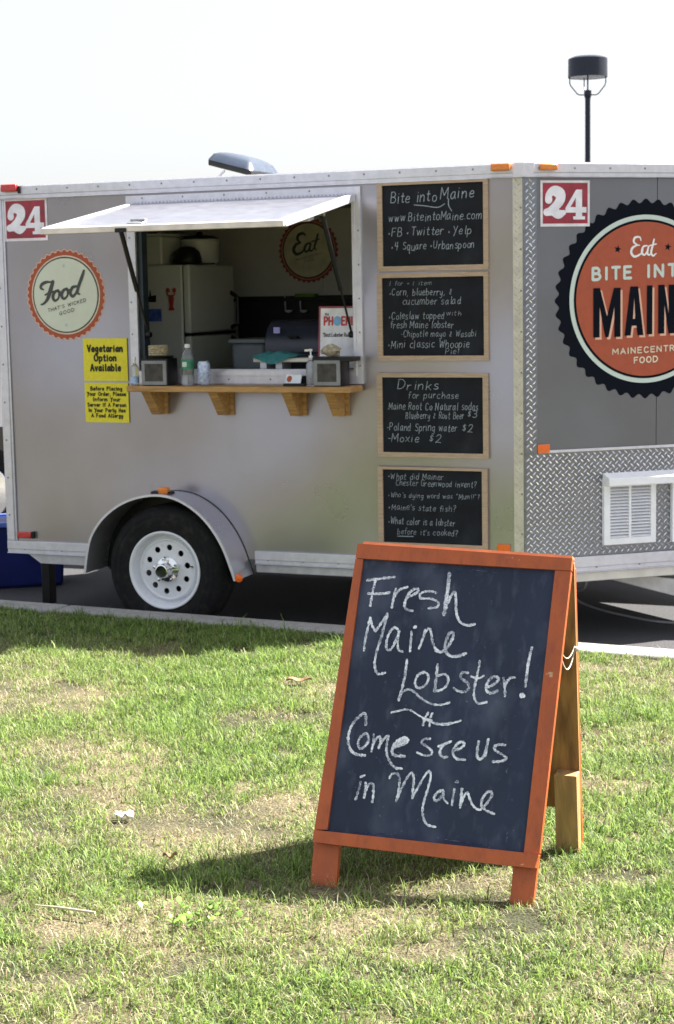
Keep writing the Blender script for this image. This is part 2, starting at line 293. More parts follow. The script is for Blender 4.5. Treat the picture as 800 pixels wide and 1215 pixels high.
def letters(mb, text, x0, y0, size, fn, h, weight=.9, width=None, slant=0., track=1.0, jit=0., serif=0., slope=0., sx=1., align='l'):
    "writes text; size is the capital height, width squeezes the line to a given length"
    adv = sum((3*track if c == ' ' else G[c][0]+track) for c in text)-track; u = size/8; kx = sx
    if width: kx = width/(adv*u)
    X = 0
    if align == 'c': x0 -= adv*u*kx/2
    for c in text:
        if c == ' ': X += 3*track; continue
        wd, sts = G[c]; dx, dy, sc = (random.gauss(0, jit), random.gauss(0, jit), 1+random.gauss(0, jit*.12)) if jit else (0, 0, 1)
        for st in sts:
            if len(st) < 1: continue
            q = [(x0+(X+p[0]*sc+dx+slant*p[1])*u*kx, y0+(p[1]*sc+dy)*u+slope*(X+p[0])*u*kx) for p in st]
            mb.stroke(smooth_pts(q, 4), weight*u, fn, h, 4)
            if serif and len(st) == 4 and st[0] == st[1]:
                for e in (st[0], st[-1]):
                    ex = x0+(X+e[0]+dx)*u*kx; ey = y0+(e[1]+dy)*u+slope*(X+e[0])*u*kx; sy = ey+(weight*.2*u if e[1] < .5 else -weight*.2*u)
                    mb.stroke([(ex-serif*u*kx, sy), (ex+serif*u*kx, sy)], weight*u*.62, fn, h, 0)
        X += wd+track
# ================================================================== SETTING: lot, lawn, kerb
asph = mat('asphalt', (.046, .046, .050), .9, 0, .35, 90, .5, 160)
mb = MB(); mb.v = [(-900, -900, 0), (900, -900, 0), (900, 900, 0), (-900, 900, 0)]; mb.f = [(0, 1, 2, 3)]; mb.m = [0]
tag(build('asphalt_lot', mb, asph), 'dark grey asphalt car park under the trailer', kind='structure')
kf = lambda x: 8.158-.478*(x+.011)                              # front line of the kerb
kb = lambda x: kf(x)+.165
soil = bpy.data.materials.new('lawn_soil'); soil.use_nodes = True; t = soil.node_tree; b = t.nodes['Principled BSDF']; b.inputs['Roughness'].default_value = .95
tc = t.nodes.new('ShaderNodeTexCoord'); n1 = t.nodes.new('ShaderNodeTexNoise'); n1.inputs['Scale'].default_value = 2.2; n1.inputs['Detail'].default_value = 8
n2 = t.nodes.new('ShaderNodeTexNoise'); n2.inputs['Scale'].default_value = 130; n2.inputs['Detail'].default_value = 6
t.links.new(tc.outputs['Object'], n1.inputs['Vector']); t.links.new(tc.outputs['Object'], n2.inputs['Vector'])
r1 = t.nodes.new('ShaderNodeValToRGB'); r1.color_ramp.elements[0].color = (.045, .05, .02, 1); r1.color_ramp.elements[1].color = (.17, .145, .088, 1); r1.color_ramp.elements[0].position = .4; r1.color_ramp.elements[1].position = .6
r2 = t.nodes.new('ShaderNodeValToRGB'); r2.color_ramp.elements[0].color = (.45, .42, .38, 1); r2.color_ramp.elements[1].color = (1.35, 1.3, 1.2, 1); r2.color_ramp.elements[0].position = .35; r2.color_ramp.elements[1].position = .68
mx = t.nodes.new('ShaderNodeMix'); mx.data_type = 'RGBA'; mx.blend_type = 'MULTIPLY'; mx.inputs[0].default_value = 1
t.links.new(n1.outputs[0], r1.inputs[0]); t.links.new(n2.outputs[0], r2.inputs[0]); t.links.new(r1.outputs[0], mx.inputs[6]); t.links.new(r2.outputs[0], mx.inputs[7]); t.links.new(mx.outputs[2], b.inputs['Base Color'])
bp = t.nodes.new('ShaderNodeBump'); bp.inputs['Distance'].default_value = .02; bp.inputs['Strength'].default_value = .8; t.links.new(n2.outputs[0], bp.inputs['Height']); t.links.new(bp.outputs[0], b.inputs['Normal'])
mb = MB(); XL, XR = -14., 14.
mb.quadbox([(XL, -40, -.2), (XR, -40, -.2), (XR, kf(XR), -.2), (XL, kf(XL), -.2), (XL, -40, GZ-.012), (XR, -40, GZ-.012), (XR, kf(XR), GZ-.012), (XL, kf(XL), GZ-.012)])
tag(build('lawn_ground', mb, soil), 'thin soil of the lawn in front of the kerb', kind='structure')
# kerb: cast stones laid end to end
kerb = T('kerb', 'low pale concrete kerb between the lawn and the asphalt', 'kerb', (0, 0, 0))
x = -6.0; i = 0
while x < 6:
    x1 = x+1.5; zt = .166+random.uniform(-.001, .001); e = .003
    mb = MB().quadbox([(x+e, kf(x+e)+.002, -.02), (x1-e, kf(x1-e)+.002, -.02), (x1-e+.07, kb(x1-e), -.02), (x+e+.07, kb(x+e), -.02),
                       (x+e, kf(x+e)+.002, zt), (x1-e, kf(x1-e)+.002, zt), (x1-e+.07, kb(x1-e), zt), (x+e+.07, kb(x+e), zt)])
    build('kerb_stone', mb, stone, kerb, bevel=.012); x = x1
# ================================================================== TRAILER
tr = T('food_trailer', 'silver enclosed food trailer with open service hatch and large orange Maine emblem', 'food trailer', (0, 0, 0), TM)
ZT, ZB = 2.385, .372; XE = -2.985; DEP = 1.83; ZR = 2.30
NX, NY = DEP/2/math.tan(NA), DEP/2                              # nose tip
NL = math.hypot(NX, NY)
sidefn = lambda u, v, h: (u, -h, v)                              # on the side wall, h = outwards
nosefn = lambda u, v, h: (u*nc+h*ns_, u*ns_-h*nc, v)
wx0, wx1, wz0, wz1 = -2.128, -.884, 1.385, 2.262                 # window opening
def rect(x0, x1, z0, z1): return [(x0, z0), (x1, z0), (x1, z1), (x0, z1)]
build('side_wall', MB().prism(rect(XE, 0, ZB+.02, ZT-.01), sidefn, -.035, 0, [rect(wx0, wx1, wz0, wz1)]), [alu], tr)
mi = MB()
mi.box(XE+.004, 0, DEP-.03, DEP, ZB+.02, ZT-.01)
build('far_wall', mi, alu, tr)
build('rear_wall', MB().box(XE, XE+.03, .037, DEP-.032, ZB+.02, ZT-.01), alu, tr)
build('nose_wall', MB().prism(rect(.003, .722, ZB+.02, ZT-.01), nosefn, -.03, 0), nose_dark, tr)
build('nose_wall', MB().prism(rect(.7255, NL, ZB+.02, ZT-.01), nosefn, -.03, 0), nose_dark, tr)
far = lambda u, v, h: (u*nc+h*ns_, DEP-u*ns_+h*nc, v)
build('nose_wall', MB().prism(rect(.003, NL, ZB+.02, ZT-.01), far, -.03, 0), nose_dark, tr)
foot = [(XE, 0), (0, 0), (NX, NY), (0, DEP), (XE, DEP)]
inn = [(XE+.03, .036), (-.01, .036), (NX-.05, NY), (-.01, DEP-.031), (XE+.03, DEP-.031)]
build('floor', MB().prism(inn, lambda u, v, h: (u, v, h), .40, .45), black, tr)
roofm = mat('white_roof_sheet', (.75, .75, .76), .4, .2, .05)
build('roof', MB().prism(foot, lambda u, v, h: (u, v, h), ZT-.008, ZT+.012), roofm, tr, bevel=.008)
build('ceiling', MB().prism(inn, lambda u, v, h: (u, v, h), ZR+.02, ZR+.04), inwall, tr)
mi = MB(); mi.box(XE+.031, XE+.036, .04, DEP-.04, .46, ZR); mi.box(XE+.037, -.0, DEP-.038, DEP-.0315, .46, ZR)
mi.prism(rect(XE+.037, 0, .46, ZR), sidefn, -.042, -.0365, [rect(wx0-.002, wx1+.002, wz0-.002, wz1+.002)])
build('interior_lining', mi, inwall, tr)
for k in range(4):
    xx = XE+.55+k*.62
    build('wall_batten', MB().box(xx, xx+.02, DEP-.043, DEP-.0385, .46, ZR), inwall, tr)
# trims
def railprofile(name, x0, x1, z0, z1, fn, th=.018, par=tr, m=trim):
    mb = MB(); h = z1-z0
    mb.mbox(x0, x1, z0, z0+h*.30, .0005, th*.75, fn); mb.mbox(x0, x1, z0+h*.30, z1, .0005, th, fn); mb.mbox(x0, x1, z0-.004, z0, .0005, th+.004, fn)
    return build(name, mb, m, par, bevel=.0025)
def screws(x0, x1, zs, fn, step, h, vertical=False, par=tr, r=.0055):
    mb = MB(); a = x0+step*.4
    while a < x1:
        for z in zs:
            p = fn(*((z, a) if vertical else (a, z)), h); q = fn(*((z, a) if vertical else (a, z)), h+.004)
            d = Vector(q)-Vector(p); mb.lathe([(r, 0), (r*.7, .0035)], p, d, 8)
        a += step
    return build('screw_row', mb, screwm, par, kind='stuff')
railprofile('roof_rail', XE-.02, .0, 2.328, ZT+.006, sidefn); railprofile('roof_rail', .004, NL, 2.328, ZT+.006, nosefn)
screws(XE, 0, [2.372], sidefn, .19, .018); screws(0, NL, [2.368], nosefn, .19, .018)
railprofile('corner_trim', 0, 0, 0, 0, sidefn) if False else None
mb = MB(); mb.mbox(XE-.016, XE+.034, .44, 2.326, .001, .016, sidefn); mb.mbox(XE+.034, XE+.046, .44, 2.326, .001, .01, sidefn); mb.box(XE-.016, XE-.002, .0, .05, .44, 2.326)
build('corner_trim', mb, trim, tr, bevel=.003); screws(.5, 2.3, [XE+.006], sidefn, .21, .016, True)
FX0, FX1 = -2.385, -1.476                                        # fender ends
railprofile('floor_rail', XE-.016, FX0-.03, .372, .438, sidefn); screws(XE, FX0-.05, [.392], sidefn, .24, .014)
railprofile('floor_rail', FX1+.004, -.0, .372, .438, sidefn); screws(FX1, 0, [.392], sidefn, .2, .014)
railprofile('floor_rail', .004, NL, .372, .448, nosefn); screws(.05, NL, [.392], nosefn, .24, .014)
mb = MB().prism([(XE+.11, .366), (FX0-.03, .366), (FX0-.03, .315), (XE+.19, .315)], sidefn, -.05, .004)
build('chassis_beam', mb, beamm, tr, bevel=.004)
build('chassis_beam', MB().mbox(FX1+.004, 0, .322, .367, -.05, .004, sidefn), beamm, tr, bevel=.004)
build('chassis_beam', MB().mbox(.01, NL, .318, .367, -.06, .002, nosefn), mat('pale_beam', (.7, .68, .62), .5, .2, .08), tr, bevel=.004)
build('chassis_beam', MB().box(XE+.2, 0, DEP-.05, DEP-.002, .31, .366), beamm, tr)
mb = MB()
for k in range(7): mb.box(XE+.25+k*.42, XE+.30+k*.42, .05, DEP-.05, .33, .395)
build('cross_member', mb, black, tr)
build('axle', MB().tube([(-1.912, .0, .345), (-1.912, DEP, .345)], .035, 12), black, tr)
# tread plate corner and nose apron with raised bars
paleb = mat('pale_tread_strip', (.56, .53, .46), .42, .45, .10, 20)  # same tread plate, its warm reflection put into a paler cream
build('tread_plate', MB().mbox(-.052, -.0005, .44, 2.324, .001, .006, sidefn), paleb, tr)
build('corner_edge', MB().tube([(.0015, -.003, .44), (.0015, -.003, 2.326)], .0055, 10), tread, tr, smooth='auto')
for z0, z1 in ((2.326, 2.3925), (.3705, .439)):
    build('corner_cap', MB().prism([(-.045, -.0002), (-.045, -.0205), (.006, -.0225), (.05*nc+.0205*ns_, .05*ns_-.0205*nc), (.05*nc, .05*ns_-.0002), (.002, .004)], lambda u, v, h: (u, v, h), z0, z1), trim, tr, bevel=.002)
build('tread_plate', MB().mbox(.0045, .068, .98, 2.324, .001, .006, nosefn), tread, tr)
build('tread_plate', MB().prism([(.0045, .450), (NL, .450), (NL, .992), (.0045, .978)], nosefn, .001, .006), tread, tr)
build('edge_strip', MB().mbox(.072, NL, .979, .9925, .006, .010, nosefn), trim, tr, bevel=.001)
def bars(x0, x1, z0, z1, fn, pitch=.0345):
    mb = MB(); n = 0; a = pitch*.5
    i0, i1 = int(x0/a)-1, int(x1/a)+2; j0, j1 = int(z0/a)-1, int(z1/a)+2
    for i in range(i0, i1):
        for j in range(j0, j1):
            if (i+j) % 2: continue
            cx, cz = i*a, j*a
            if not (x0+.006 < cx < x1-.006 and z0+.006 < cz < z1-.006): continue
            sg = 1 if i % 2 else -1; L = .0138; d = np.array([math.cos(sg*.785), math.sin(sg*.785)]); p = np.array([-d[1], d[0]])*.0036; c = np.array([cx, cz])
            q = [c-d*L, c-d*L*.3-p, c+d*L*.3-p, c+d*L, c+d*L*.3+p, c-d*L*.3+p]; b0 = len(mb.v)
            mb.v += [fn(k[0], k[1], .006) for k in q]+[fn(*(c-d*L*.4), .0085), fn(*(c+d*L*.4), .0085)]
            for f_ in ((0, 1, 6), (1, 2, 7, 6), (2, 3, 7), (3, 4, 7), (4, 5, 6, 7), (5, 0, 6)): mb.f.append(tuple(b0+k for k in f_)); mb.m.append(0)
    return mb
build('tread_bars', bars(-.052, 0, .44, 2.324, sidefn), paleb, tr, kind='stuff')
build('tread_bars', bars(.0045, .068, .98, 2.324, nosefn), treadb, tr, kind='stuff')
build('tread_bars', bars(.0045, NL, .450, .978, nosefn), treadb, tr, kind='stuff')
screws(.5, 2.3, [-.012], sidefn, .2, .006, True)
# marker lamps
def lampbox(px0, px1, py0, py1, pl, fn, m, name='marker_light', th=.028, h0=.018):
    (x0, z1), (x1, z0) = pl(px0, py0), pl(px1, py1)
    return build(name, MB().mbox(x0, x1, z0, z1, h0, h0+th, fn), m, tr, bevel=.006)
lampbox(585, 607.5, 195, 202.5, side, sidefn, amber); lampbox(638, 658, 195, 202.5, nosep, nosefn, amber)
lampbox(5.5, 24, 219.5, 227.5, side, sidefn, redl); 
build('lamp_socket', MB().mbox(*[side(24.2, 220)[0], side(26.5, 220)[0]], 2.352, 2.392, .0, .03, sidefn), black, tr)
lampbox(22.5, 39, 630.5, 638.5, side, sidefn, redl, th=.02, h0=.001); build('lamp_socket', MB().mbox(side(39.3, 634)[0], side(42, 634)[0], side(40, 638.5)[1], side(40, 630.5)[1], .001, .019, sidefn), black, tr)
flat_or = mat('orange_reflector', (.8, .14, .01), .3, 0, .08, 50, coat=.5)
lampbox(637, 651.5, 527.5, 537, nosep, nosefn, flat_or, 'side_reflector', .006, .007); lampbox(590, 606, 645.5, 655, side, sidefn, flat_or, 'side_reflector', .006, .001)
# wheel, fender
WXc, WZc = -1.912, .345
wh = bpy.data.objects.new('wheel', None); COL.objects.link(wh); wh.parent = tr
ax = (0, -1, 0); wc = (WXc, 0, WZc)
tp = [(.200, .20), (.232, .212), (.275, .218), (.315, .205), (.338, .18), (.345, .15), (.345, .06), (.338, .03), (.315, .01), (.21, .0), (.20, .02)]
build('tyre', MB().lathe(tp, wc, ax, 72, cap=False), rubber, wh, smooth=True)
rib = MB()
for rr_, hh in ((.262, .2172), (.292, .2140)): rib.lathe([(rr_-.002, hh-.002), (rr_, hh+.002), (rr_+.002, hh-.002)], wc, ax, 72, cap=False)
build('sidewall_rib', rib, rubber, wh, smooth=True)
rp = [(.150, .165), (.158, .176), (.166, .170), (.170, .150), (.178, .150), (.188, .166), (.190, .195), (.194, .206), (.204, .212), (.209, .210), (.210, .205), (.206, .19), (.18, .02)]
build('rim', MB().lathe(rp, wc, ax, 64, cap=False), rimw, wh, smooth=True)
def circ(cx, cz, r, n=20, ph=0): return [(cx+r*math.cos(2*math.pi*k/n+ph), cz+r*math.sin(2*math.pi*k/n+ph)) for k in range(n)]
holes = [circ(WXc+.118*math.cos(a), WZc+.118*math.sin(a), .0165, 14) for a in [R_(36*k+12) for k in range(10)]]
build('rim_disc', MB().prism(circ(WXc, WZc, .1535, 48), sidefn, .160, .166, holes), rimw, wh)
build('drum', MB().lathe([(.02, .0), (.14, .02), (.14, .10), (.02, .11)], wc, ax, 32), black, wh)
build('hub_cap', MB().lathe([(.066, .166), (.066, .172), (.054, .178), (.040, .184), (.038, .232), (.036, .244), (.031, .245), (.031, .222)], wc, ax, 28, cap=False), chrome, wh, smooth='auto')
build('hub_center', MB().lathe([(.001, .2235), (.031, .2235)], wc, ax, 20), mat('olive_cap', (.05, .07, .04), .3, .2), wh)
for k in range(5):
    a = R_(72*k+20); c = (WXc+.060*math.cos(a), 0, WZc+.060*math.sin(a))
    build('lug_nut', MB().lathe([(.015, .172), (.0135, .200), (.010, .212), (.003, .216)], c, ax, 6), chrome, wh)
build('valve_stem', MB().tube([(WXc+.135, -.165, WZc+.02), (WXc+.158, -.188, WZc+.022)], .004, 8), black, wh)
fa = [(-2.37, .316), (-2.352, .42), (-2.325, .51), (-2.266, .595), (-2.187, .662), (-2.100, .708), (-2.002, .735), (-1.912, .742), (-1.820, .726), (-1.736, .686), (-1.664, .631), (-1.603, .56), (-1.553, .476), (-1.512, .372), (-1.492, .313)]
fa = [tuple(p) for p in smooth_pts(fa, 4)]
def sweep(arc, y0, y1, th):
    mb = MB(); n = len(arc); cx, cz = -1.93, .3
    off = [(p[0]+(p[0]-cx)/math.hypot(p[0]-cx, p[1]-cz)*th, p[1]+(p[1]-cz)/math.hypot(p[0]-cx, p[1]-cz)*th) for p in arc]
    for L in (arc, off):
        for y in (y0, y1): mb.v += [(p[0], y, p[1]) for p in L]
    for i in range(n-1):
        for a, b_ in ((0, n), (2*n, 3*n), (0, 2*n), (n, 3*n)): mb.f.append((a+i, a+i+1, b_+i+1, b_+i)); mb.m.append(0)
    return mb
fen = build('fender', sweep(fa, -.235, -.002, .004), mat('fender_metal', (.52, .52, .55), .28, .75, .05, 4), tr, smooth='auto')
build('fender_lip', sweep(fa, -.243, -.232, .012), trim, fen, smooth='auto')
build('fender_flange', sweep(fa, -.006, -.0015, .007), black, fen, smooth='auto')
well = [(-2.36, .30)]+fa+[(-1.50, .30)]
build('wheel_well', MB().sheet(well, sidefn, .0015), black, fen)
fx, fz = side(191, 578, -.12)
build('fender_lamp', MB().mbox(fx-.05, fx+.075, .728, .758, .10, .15, sidefn), black, fen, bevel=.008)
build('lamp_lens', MB().mbox(fx+.0, fx+.055, .742, .782, .112, .16, sidefn), amber, fen, bevel=.01)
q = side(283.5, 686, -.237); build('round_reflector', MB().lathe([(.0, .008), (.020, .006), (.023, 0)], (q[0], -.237, q[1]), (0, -1, 0), 16, cap=False), flat_or, fen)
build('hook', MB().tube([(-2.43, -.01, .43), (-2.44, -.035, .40), (-2.455, -.04, .35), (-2.455, -.03, .335), (-2.445, -.03, .33)], .006), trim, tr)
# service window
wf = build('window_frame', MB().prism(rect(wx0-.048, wx1+.042, wz0-.062, wz1+.052), sidefn, .0, .016, [rect(wx0, wx1, wz0, wz1)]), trim, tr, bevel=.003)
build('frame_lip', MB().prism(rect(wx0-.012, wx1+.010, wz0-.02, wz1+.01), sidefn, .016, .024, [rect(wx0+.004, wx1-.004, wz0+.004, wz1-.004)]), trim, wf, bevel=.002)
mb = MB()
for a in np.arange(wx0+.02, wx1, .021): mb.tube([(a, -.024, wz1+.012), (a+.013, -.024, wz1+.012)], .0065, 6)
build('piano_hinge', mb, trim, wf, kind='stuff')
mb = MB()
for z in np.arange(wz0+.03, wz1, .17):
    for xx in (wx0-.034, wx1+.028): mb.lathe([(.005, 0), (.003, .003)], (xx, -.016, z), (0, -1, 0), 8)
for xx in np.arange(wx0+.05, wx1, .24):
    for z in (wz0-.04, wz1+.038): mb.lathe([(.005, 0), (.003, .003)], (xx, -.016, z), (0, -1, 0), 8)
build('screw_row', mb, screwm, wf, kind='stuff')
build('dark_reveal', MB().mbox(wx0+.001, wx0+.03, wz0+.001, wz1-.001, -.06, -.002, sidefn), mat('reveal_blue_black', (.03, .045, .06), .4, .2), wf)
build('window_sill', MB().mbox(wx0+.03, wx1-.001, wz0-.0005, wz0+.012, -.05, .001, sidefn), trim, wf)
# hatch
hz, ho, hzo = wz1+.012, -.025, 2.118; yo = -.93
hx0, hx1 = wx0-.004, wx1+.012
sl = (hzo-hz)/(yo-ho)
hat = build('service_hatch', MB().quadbox([(hx0+.02, ho-.01, hz-.028+sl*-.01), (hx1-.02, ho-.01, hz-.028+sl*-.01), (hx1-.02, yo+.02, hzo-.028), (hx0+.02, yo+.02, hzo-.028), (hx0+.02, ho-.01, hz-.003), (hx1-.02, ho-.01, hz-.003), (hx1-.02, yo+.02, hzo-.001), (hx0+.02, yo+.02, hzo-.001)][::1]), wavy(mat('hatch_skin', (.44, .44, .49), .34, .93, .03), 2.5, .02), tr)
def slab(xa, xb, ya, yb, t0, t1): 
    z = lambda y: hz+sl*(y-ho)
    return MB().quadbox([(xa, ya, z(ya)+t0), (xb, ya, z(ya)+t0), (xb, yb, z(yb)+t0), (xa, yb, z(yb)+t0), (xa, ya, z(ya)+t1), (xb, ya, z(ya)+t1), (xb, yb, z(yb)+t1), (xa, yb, z(yb)+t1)])
build('hatch_rail', slab(hx0-.012, hx1+.008, yo-.004, yo+.03, -.027, .002), mat('hatch_edge', (.72, .66, .60), .4, .3), hat, bevel=.003)  # front lip's warm reflection put into its cream colour
build('hatch_rail', slab(hx0-.012, hx0+.022, yo+.031, ho, -.034, .004), trim, hat, bevel=.003)
build('hatch_rail', slab(hx1-.026, hx1+.008, yo+.031, ho, -.034, .004), trim, hat, bevel=.003)
build('hatch_rib', slab(hx0+.03, hx1-.03, ho-.03-.42, ho-.45-.06, -.06, -.03), trim, hat, bevel=.003)
build('latch', slab(hx0+.40, hx0+.46, yo-.012, yo-.005, -.028, -.008), black, hat, bevel=.002)
mb = MB(); lx, ly = hx0+.46, yo+.10; lz = hz+sl*(ly-ho)
mb.lathe([(.05, 0), (.045, .006), (.02, .010)], (lx, ly, lz-.0005), (0, -sl, 1), 20); mb.box(lx-.03, lx+.05, ly-.012, ly+.012, lz+.008, lz+.018)
build('hatch_handle', mb, mat('handle_grey', (.35, .36, .38), .3, .6), hat, bevel=.002)
def strut(xa, ya, za, xb, yb, zb):
    a, b_ = np.array([xa, ya, za]), np.array([xb, yb, zb]); m_ = a+(b_-a)*.62
    st = build('gas_strut', MB().tube([a, m_], .0125, 10), black, hat, smooth='auto')
    build('strut_rod', MB().tube([m_, b_], .006, 8), black, st); build('strut_mount', MB().lathe([(.016, -.012), (.016, .012)], tuple(b_), (1, 0, 0), 10), black, st)
    build('strut_mount', MB().lathe([(.016, -.012), (.016, .012)], tuple(a), (1, 0, 0), 10), chrome, st)
strut(hx0+.03, -.245, hz+sl*(-.245-ho)-.045, wx0+.055, .004, side(176, 397)[1])
strut(hx1-.035, -.365, hz+sl*(-.365-ho)-.045, wx1-.022, .004, side(418, 397)[1])
# roof vent
rv = bpy.data.objects.new('roof_vent', None); COL.objects.link(rv); rv.parent = tr
cx, cy = -1.90, .9
build('vent_base', MB().box(cx-.16, cx+.16, cy-.2, cy+.2, ZT+.012, ZT+.045), white, rv, bevel=.01)
mb = MB(); tilt = R_(15); N = 12; th0 = .04
def ventp(u, v, h): u, v, h = u*.55, v*.8, h*.92; return (cx+.15+(u-.15)*math.cos(tilt), cy+v, ZT+.050+h*math.cos(tilt)-(u-.15)*math.sin(tilt))
grid = {}
for i in range(N+1):
    for j in range(N+1):
        u, v = -.27+.50*i/N, -.24+.48*j/N; e = max(abs(u+.02)/.25, abs(v)/.24); h = .035+.075*(max(0, 1-e**2.6))**.5
        grid[i, j] = len(mb.v); mb.v.append(ventp(u, v, h))
for i in range(N):
    for j in range(N): mb.f.append((grid[i, j], grid[i+1, j], grid[i+1, j+1], grid[i, j+1])); mb.m.append(0)
smoke = mat('smoked_plastic', (.04, .055, .085), .25, 0, .1, coat=.3)
build('vent_lid', mb, smoke, rv, smooth=True)
build('lid_rim', MB().quadbox([ventp(-.27, -.24, .0), ventp(.23, -.24, .0), ventp(.23, .24, .0), ventp(-.27, .24, .0), ventp(-.27, -.24, .034), ventp(.23, -.24, .034), ventp(.23, .24, .034), ventp(-.27, .24, .034)]), black, rv, bevel=.004)
build('lid_arm', MB().tube([(cx-.15, cy-.1, ZT+.04), (cx-.08, cy-.1, ZT+.10)], .006), trim, rv)
# nose vents with hood
def vent(px0, px1, py0, py1, withhood):
    (x0, z1), (x1, z0) = nosep(px0, py0), nosep(px1, py1)
    vf = build('louvre_vent', MB().prism(rect(x0, x1, z0, z1), nosefn, .006, .030, [rect(x0+.034, (x0+x1)/2-.006, z0+.032, z1-.03), rect((x0+x1)/2+.006, x1-.028, z0+.032, z1-.03)]), pvc, tr, bevel=.003)
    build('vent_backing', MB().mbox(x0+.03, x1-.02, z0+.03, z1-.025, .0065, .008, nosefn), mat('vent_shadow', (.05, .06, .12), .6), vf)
    for a, b_ in ((x0+.034, (x0+x1)/2-.006), ((x0+x1)/2+.006, x1-.028)):
        n = 17
        for k in range(n):
            z = z0+.034+(z1-z0-.066)*k/n; d = (z1-z0-.066)/n
            L = MB().quadbox([nosefn(*p) for p in [(a, z, .027), (b_, z, .027), (b_, z+d*.58, .010), (a, z+d*.58, .010), (a, z+.003, .027), (b_, z+.003, .027), (b_, z+d*.58+.003, .010), (a, z+d*.58+.003, .010)]])
            build('louvre', L, pvc, vf)
vent(714, 775, 567, 642, 1); vent(795, 853, 563, 638, 1)
(x0, z1), (x1, _) = nosep(714, 561), nosep(862, 540); z0 = z1-.062
build('vent_hood', MB().quadbox([nosefn(*p) for p in [(x0, z0, .008), (x1, z0, .008), (x1, z0, .085), (x0, z0, .085), (x0, z1, .008), (x1, z1, .008), (x1, z1-.022, .085), (x0, z1-.022, .085)]]), pvc, tr, bevel=.004)
# tongue and cable
build('tongue', MB().quadbox([nosefn(*p) for p in [(.50, .30, -.30), (1.5, .02, .30), (1.5, .02, .38), (.50, .30, -.22), (.50, .345, -.30), (1.5, .20, .30), (1.5, .20, .38), (.50, .345, -.22)]]), beamm, tr, bevel=.005)
build('tongue', MB().box(.3, NX+1.1, NY-.04, NY+.04, .25, .33), beamm, tr, bevel=.005)
build('coupler_jack', MB().tube([(NX+.55, NY-.08, .0), (NX+.55, NY-.08, .75)], .03, 12), beamm, tr)
def W2T(p): q = np.array(p)-K0; return (q@uL, q@yL, q[2])
# ---- emblems
def scallop(r, n, amp, N=None):
    N = N or n*8; return [((r+amp*math.cos(n*t))*math.cos(t), (r+amp*math.cos(n*t))*math.sin(t)) for t in np.linspace(0, 2*math.pi, N, endpoint=False)]
def circle(r, N=96): return [(r*math.cos(t), r*math.sin(t)) for t in np.linspace(0, 2*math.pi, N, endpoint=False)]
def star(cx, cy, r, ph=math.pi/2): return [(cx+(r if k % 2 == 0 else r*.42)*math.cos(ph+k*math.pi/5), cy+(r if k % 2 == 0 else r*.42)*math.sin(ph+k*math.pi/5)) for k in range(10)]
def localfn(cx, cz, fn): return lambda u, v, h: fn(cx+u, cz+v, h)
def var(P, W, k=6):
    Q = smooth_pts([(p[0], p[1]) for p in P], k); WW = smooth_pts([(w_, 0) for w_ in W], k)
    n = min(len(Q), len(WW)); return Q[:n], [w_[0] for w_ in WW][:n]
# Food
cx, cz = side(78.4, 350); R0 = .243; A = localfn(cx, cz, sidefn)
em = build('food_emblem', MB().sheet(scallop(R0, 40, .0055), A, .0012), peach, tr, label='round cream emblem reading Food')
build('scalloped_band', MB().sheet(scallop(R0-.006, 40, .0055), A, .0022), brick, em)
build('pale_ring', MB().sheet(circle(.213), A, .0032), mat('pale_peach', (.72, .60, .46), .6), em)
build('dark_ring', MB().sheet(circle(.206), A, .0042), darkg, em); build('cream_face', MB().sheet(circle(.198), A, .0052), cream, em)
def fp(x, y, ox=0, oy=280, s=.2):
    a = side(ox+x*s, oy+y*s); return (a[0]-cx, a[1]-cz)
mb = MB(); pu = .0049*.235                                           # metres per zoomed pixel
def wr(P, W, fpf, fn, h): 
    q, ww = var([fpf(*p) for p in P], [w_*pu for w_ in W]); mb.stroke(q, ww, fn, h)
for P, W in (([(262, 318), (246, 308), (252, 288), (278, 274), (312, 272), (352, 254)], [8, 13, 13, 16, 14, 7]), ([(318, 272), (304, 320), (288, 370), (268, 398), (248, 406), (240, 392), (250, 382)], [18, 22, 22, 18, 12, 12, 8]), ([(272, 350), (298, 336), (326, 330)], [8, 11, 9]),
             ([(350, 322), (328, 334), (318, 362), (330, 384), (350, 370), (356, 342), (348, 324)], [11, 15, 16, 13, 10, 13, 12]), ([(350, 326), (368, 334)], [9, 7]),
             ([(402, 312), (380, 324), (370, 352), (382, 372), (402, 358), (408, 332), (400, 314)], [11, 15, 16, 13, 10, 13, 12]), ([(402, 316), (424, 322)], [9, 7]),
             ([(458, 298), (434, 306), (422, 336), (434, 358), (454, 340), (466, 306)], [11, 15, 16, 14, 12, 9]), ([(502, 206), (488, 250), (470, 300), (464, 334), (478, 344), (496, 326)], [12, 17, 17, 16, 13, 7])): wr(P, W, fp, A, .0062)
build('lettering', mb, darkg, em)
mb = MB(); p0 = fp(290, 452); p1 = fp(515, 388); sl_ = (p1[1]-p0[1])/(p1[0]-p0[0])
letters(mb, "THAT'S WICKED", p0[0], p0[1], .0175, A, .0062, 1.35, width=p1[0]-p0[0], slope=sl_, track=2)
p0 = fp(358, 470); p1 = fp(446, 446); letters(mb, 'GOOD', p0[0], p0[1], .0175, A, .0062, 1.35, width=p1[0]-p0[0], slope=sl_, track=2); build('lettering', mb, darkg, em)
mb = MB(); palest = mat('pale_blue_print', (.42, .52, .66), .6)
for px, py in ((382, 175), (397, 527)): mb.sheet(star(*fp(px, py), .011), A, .0062)
build('small_stars', mb, palest, em)
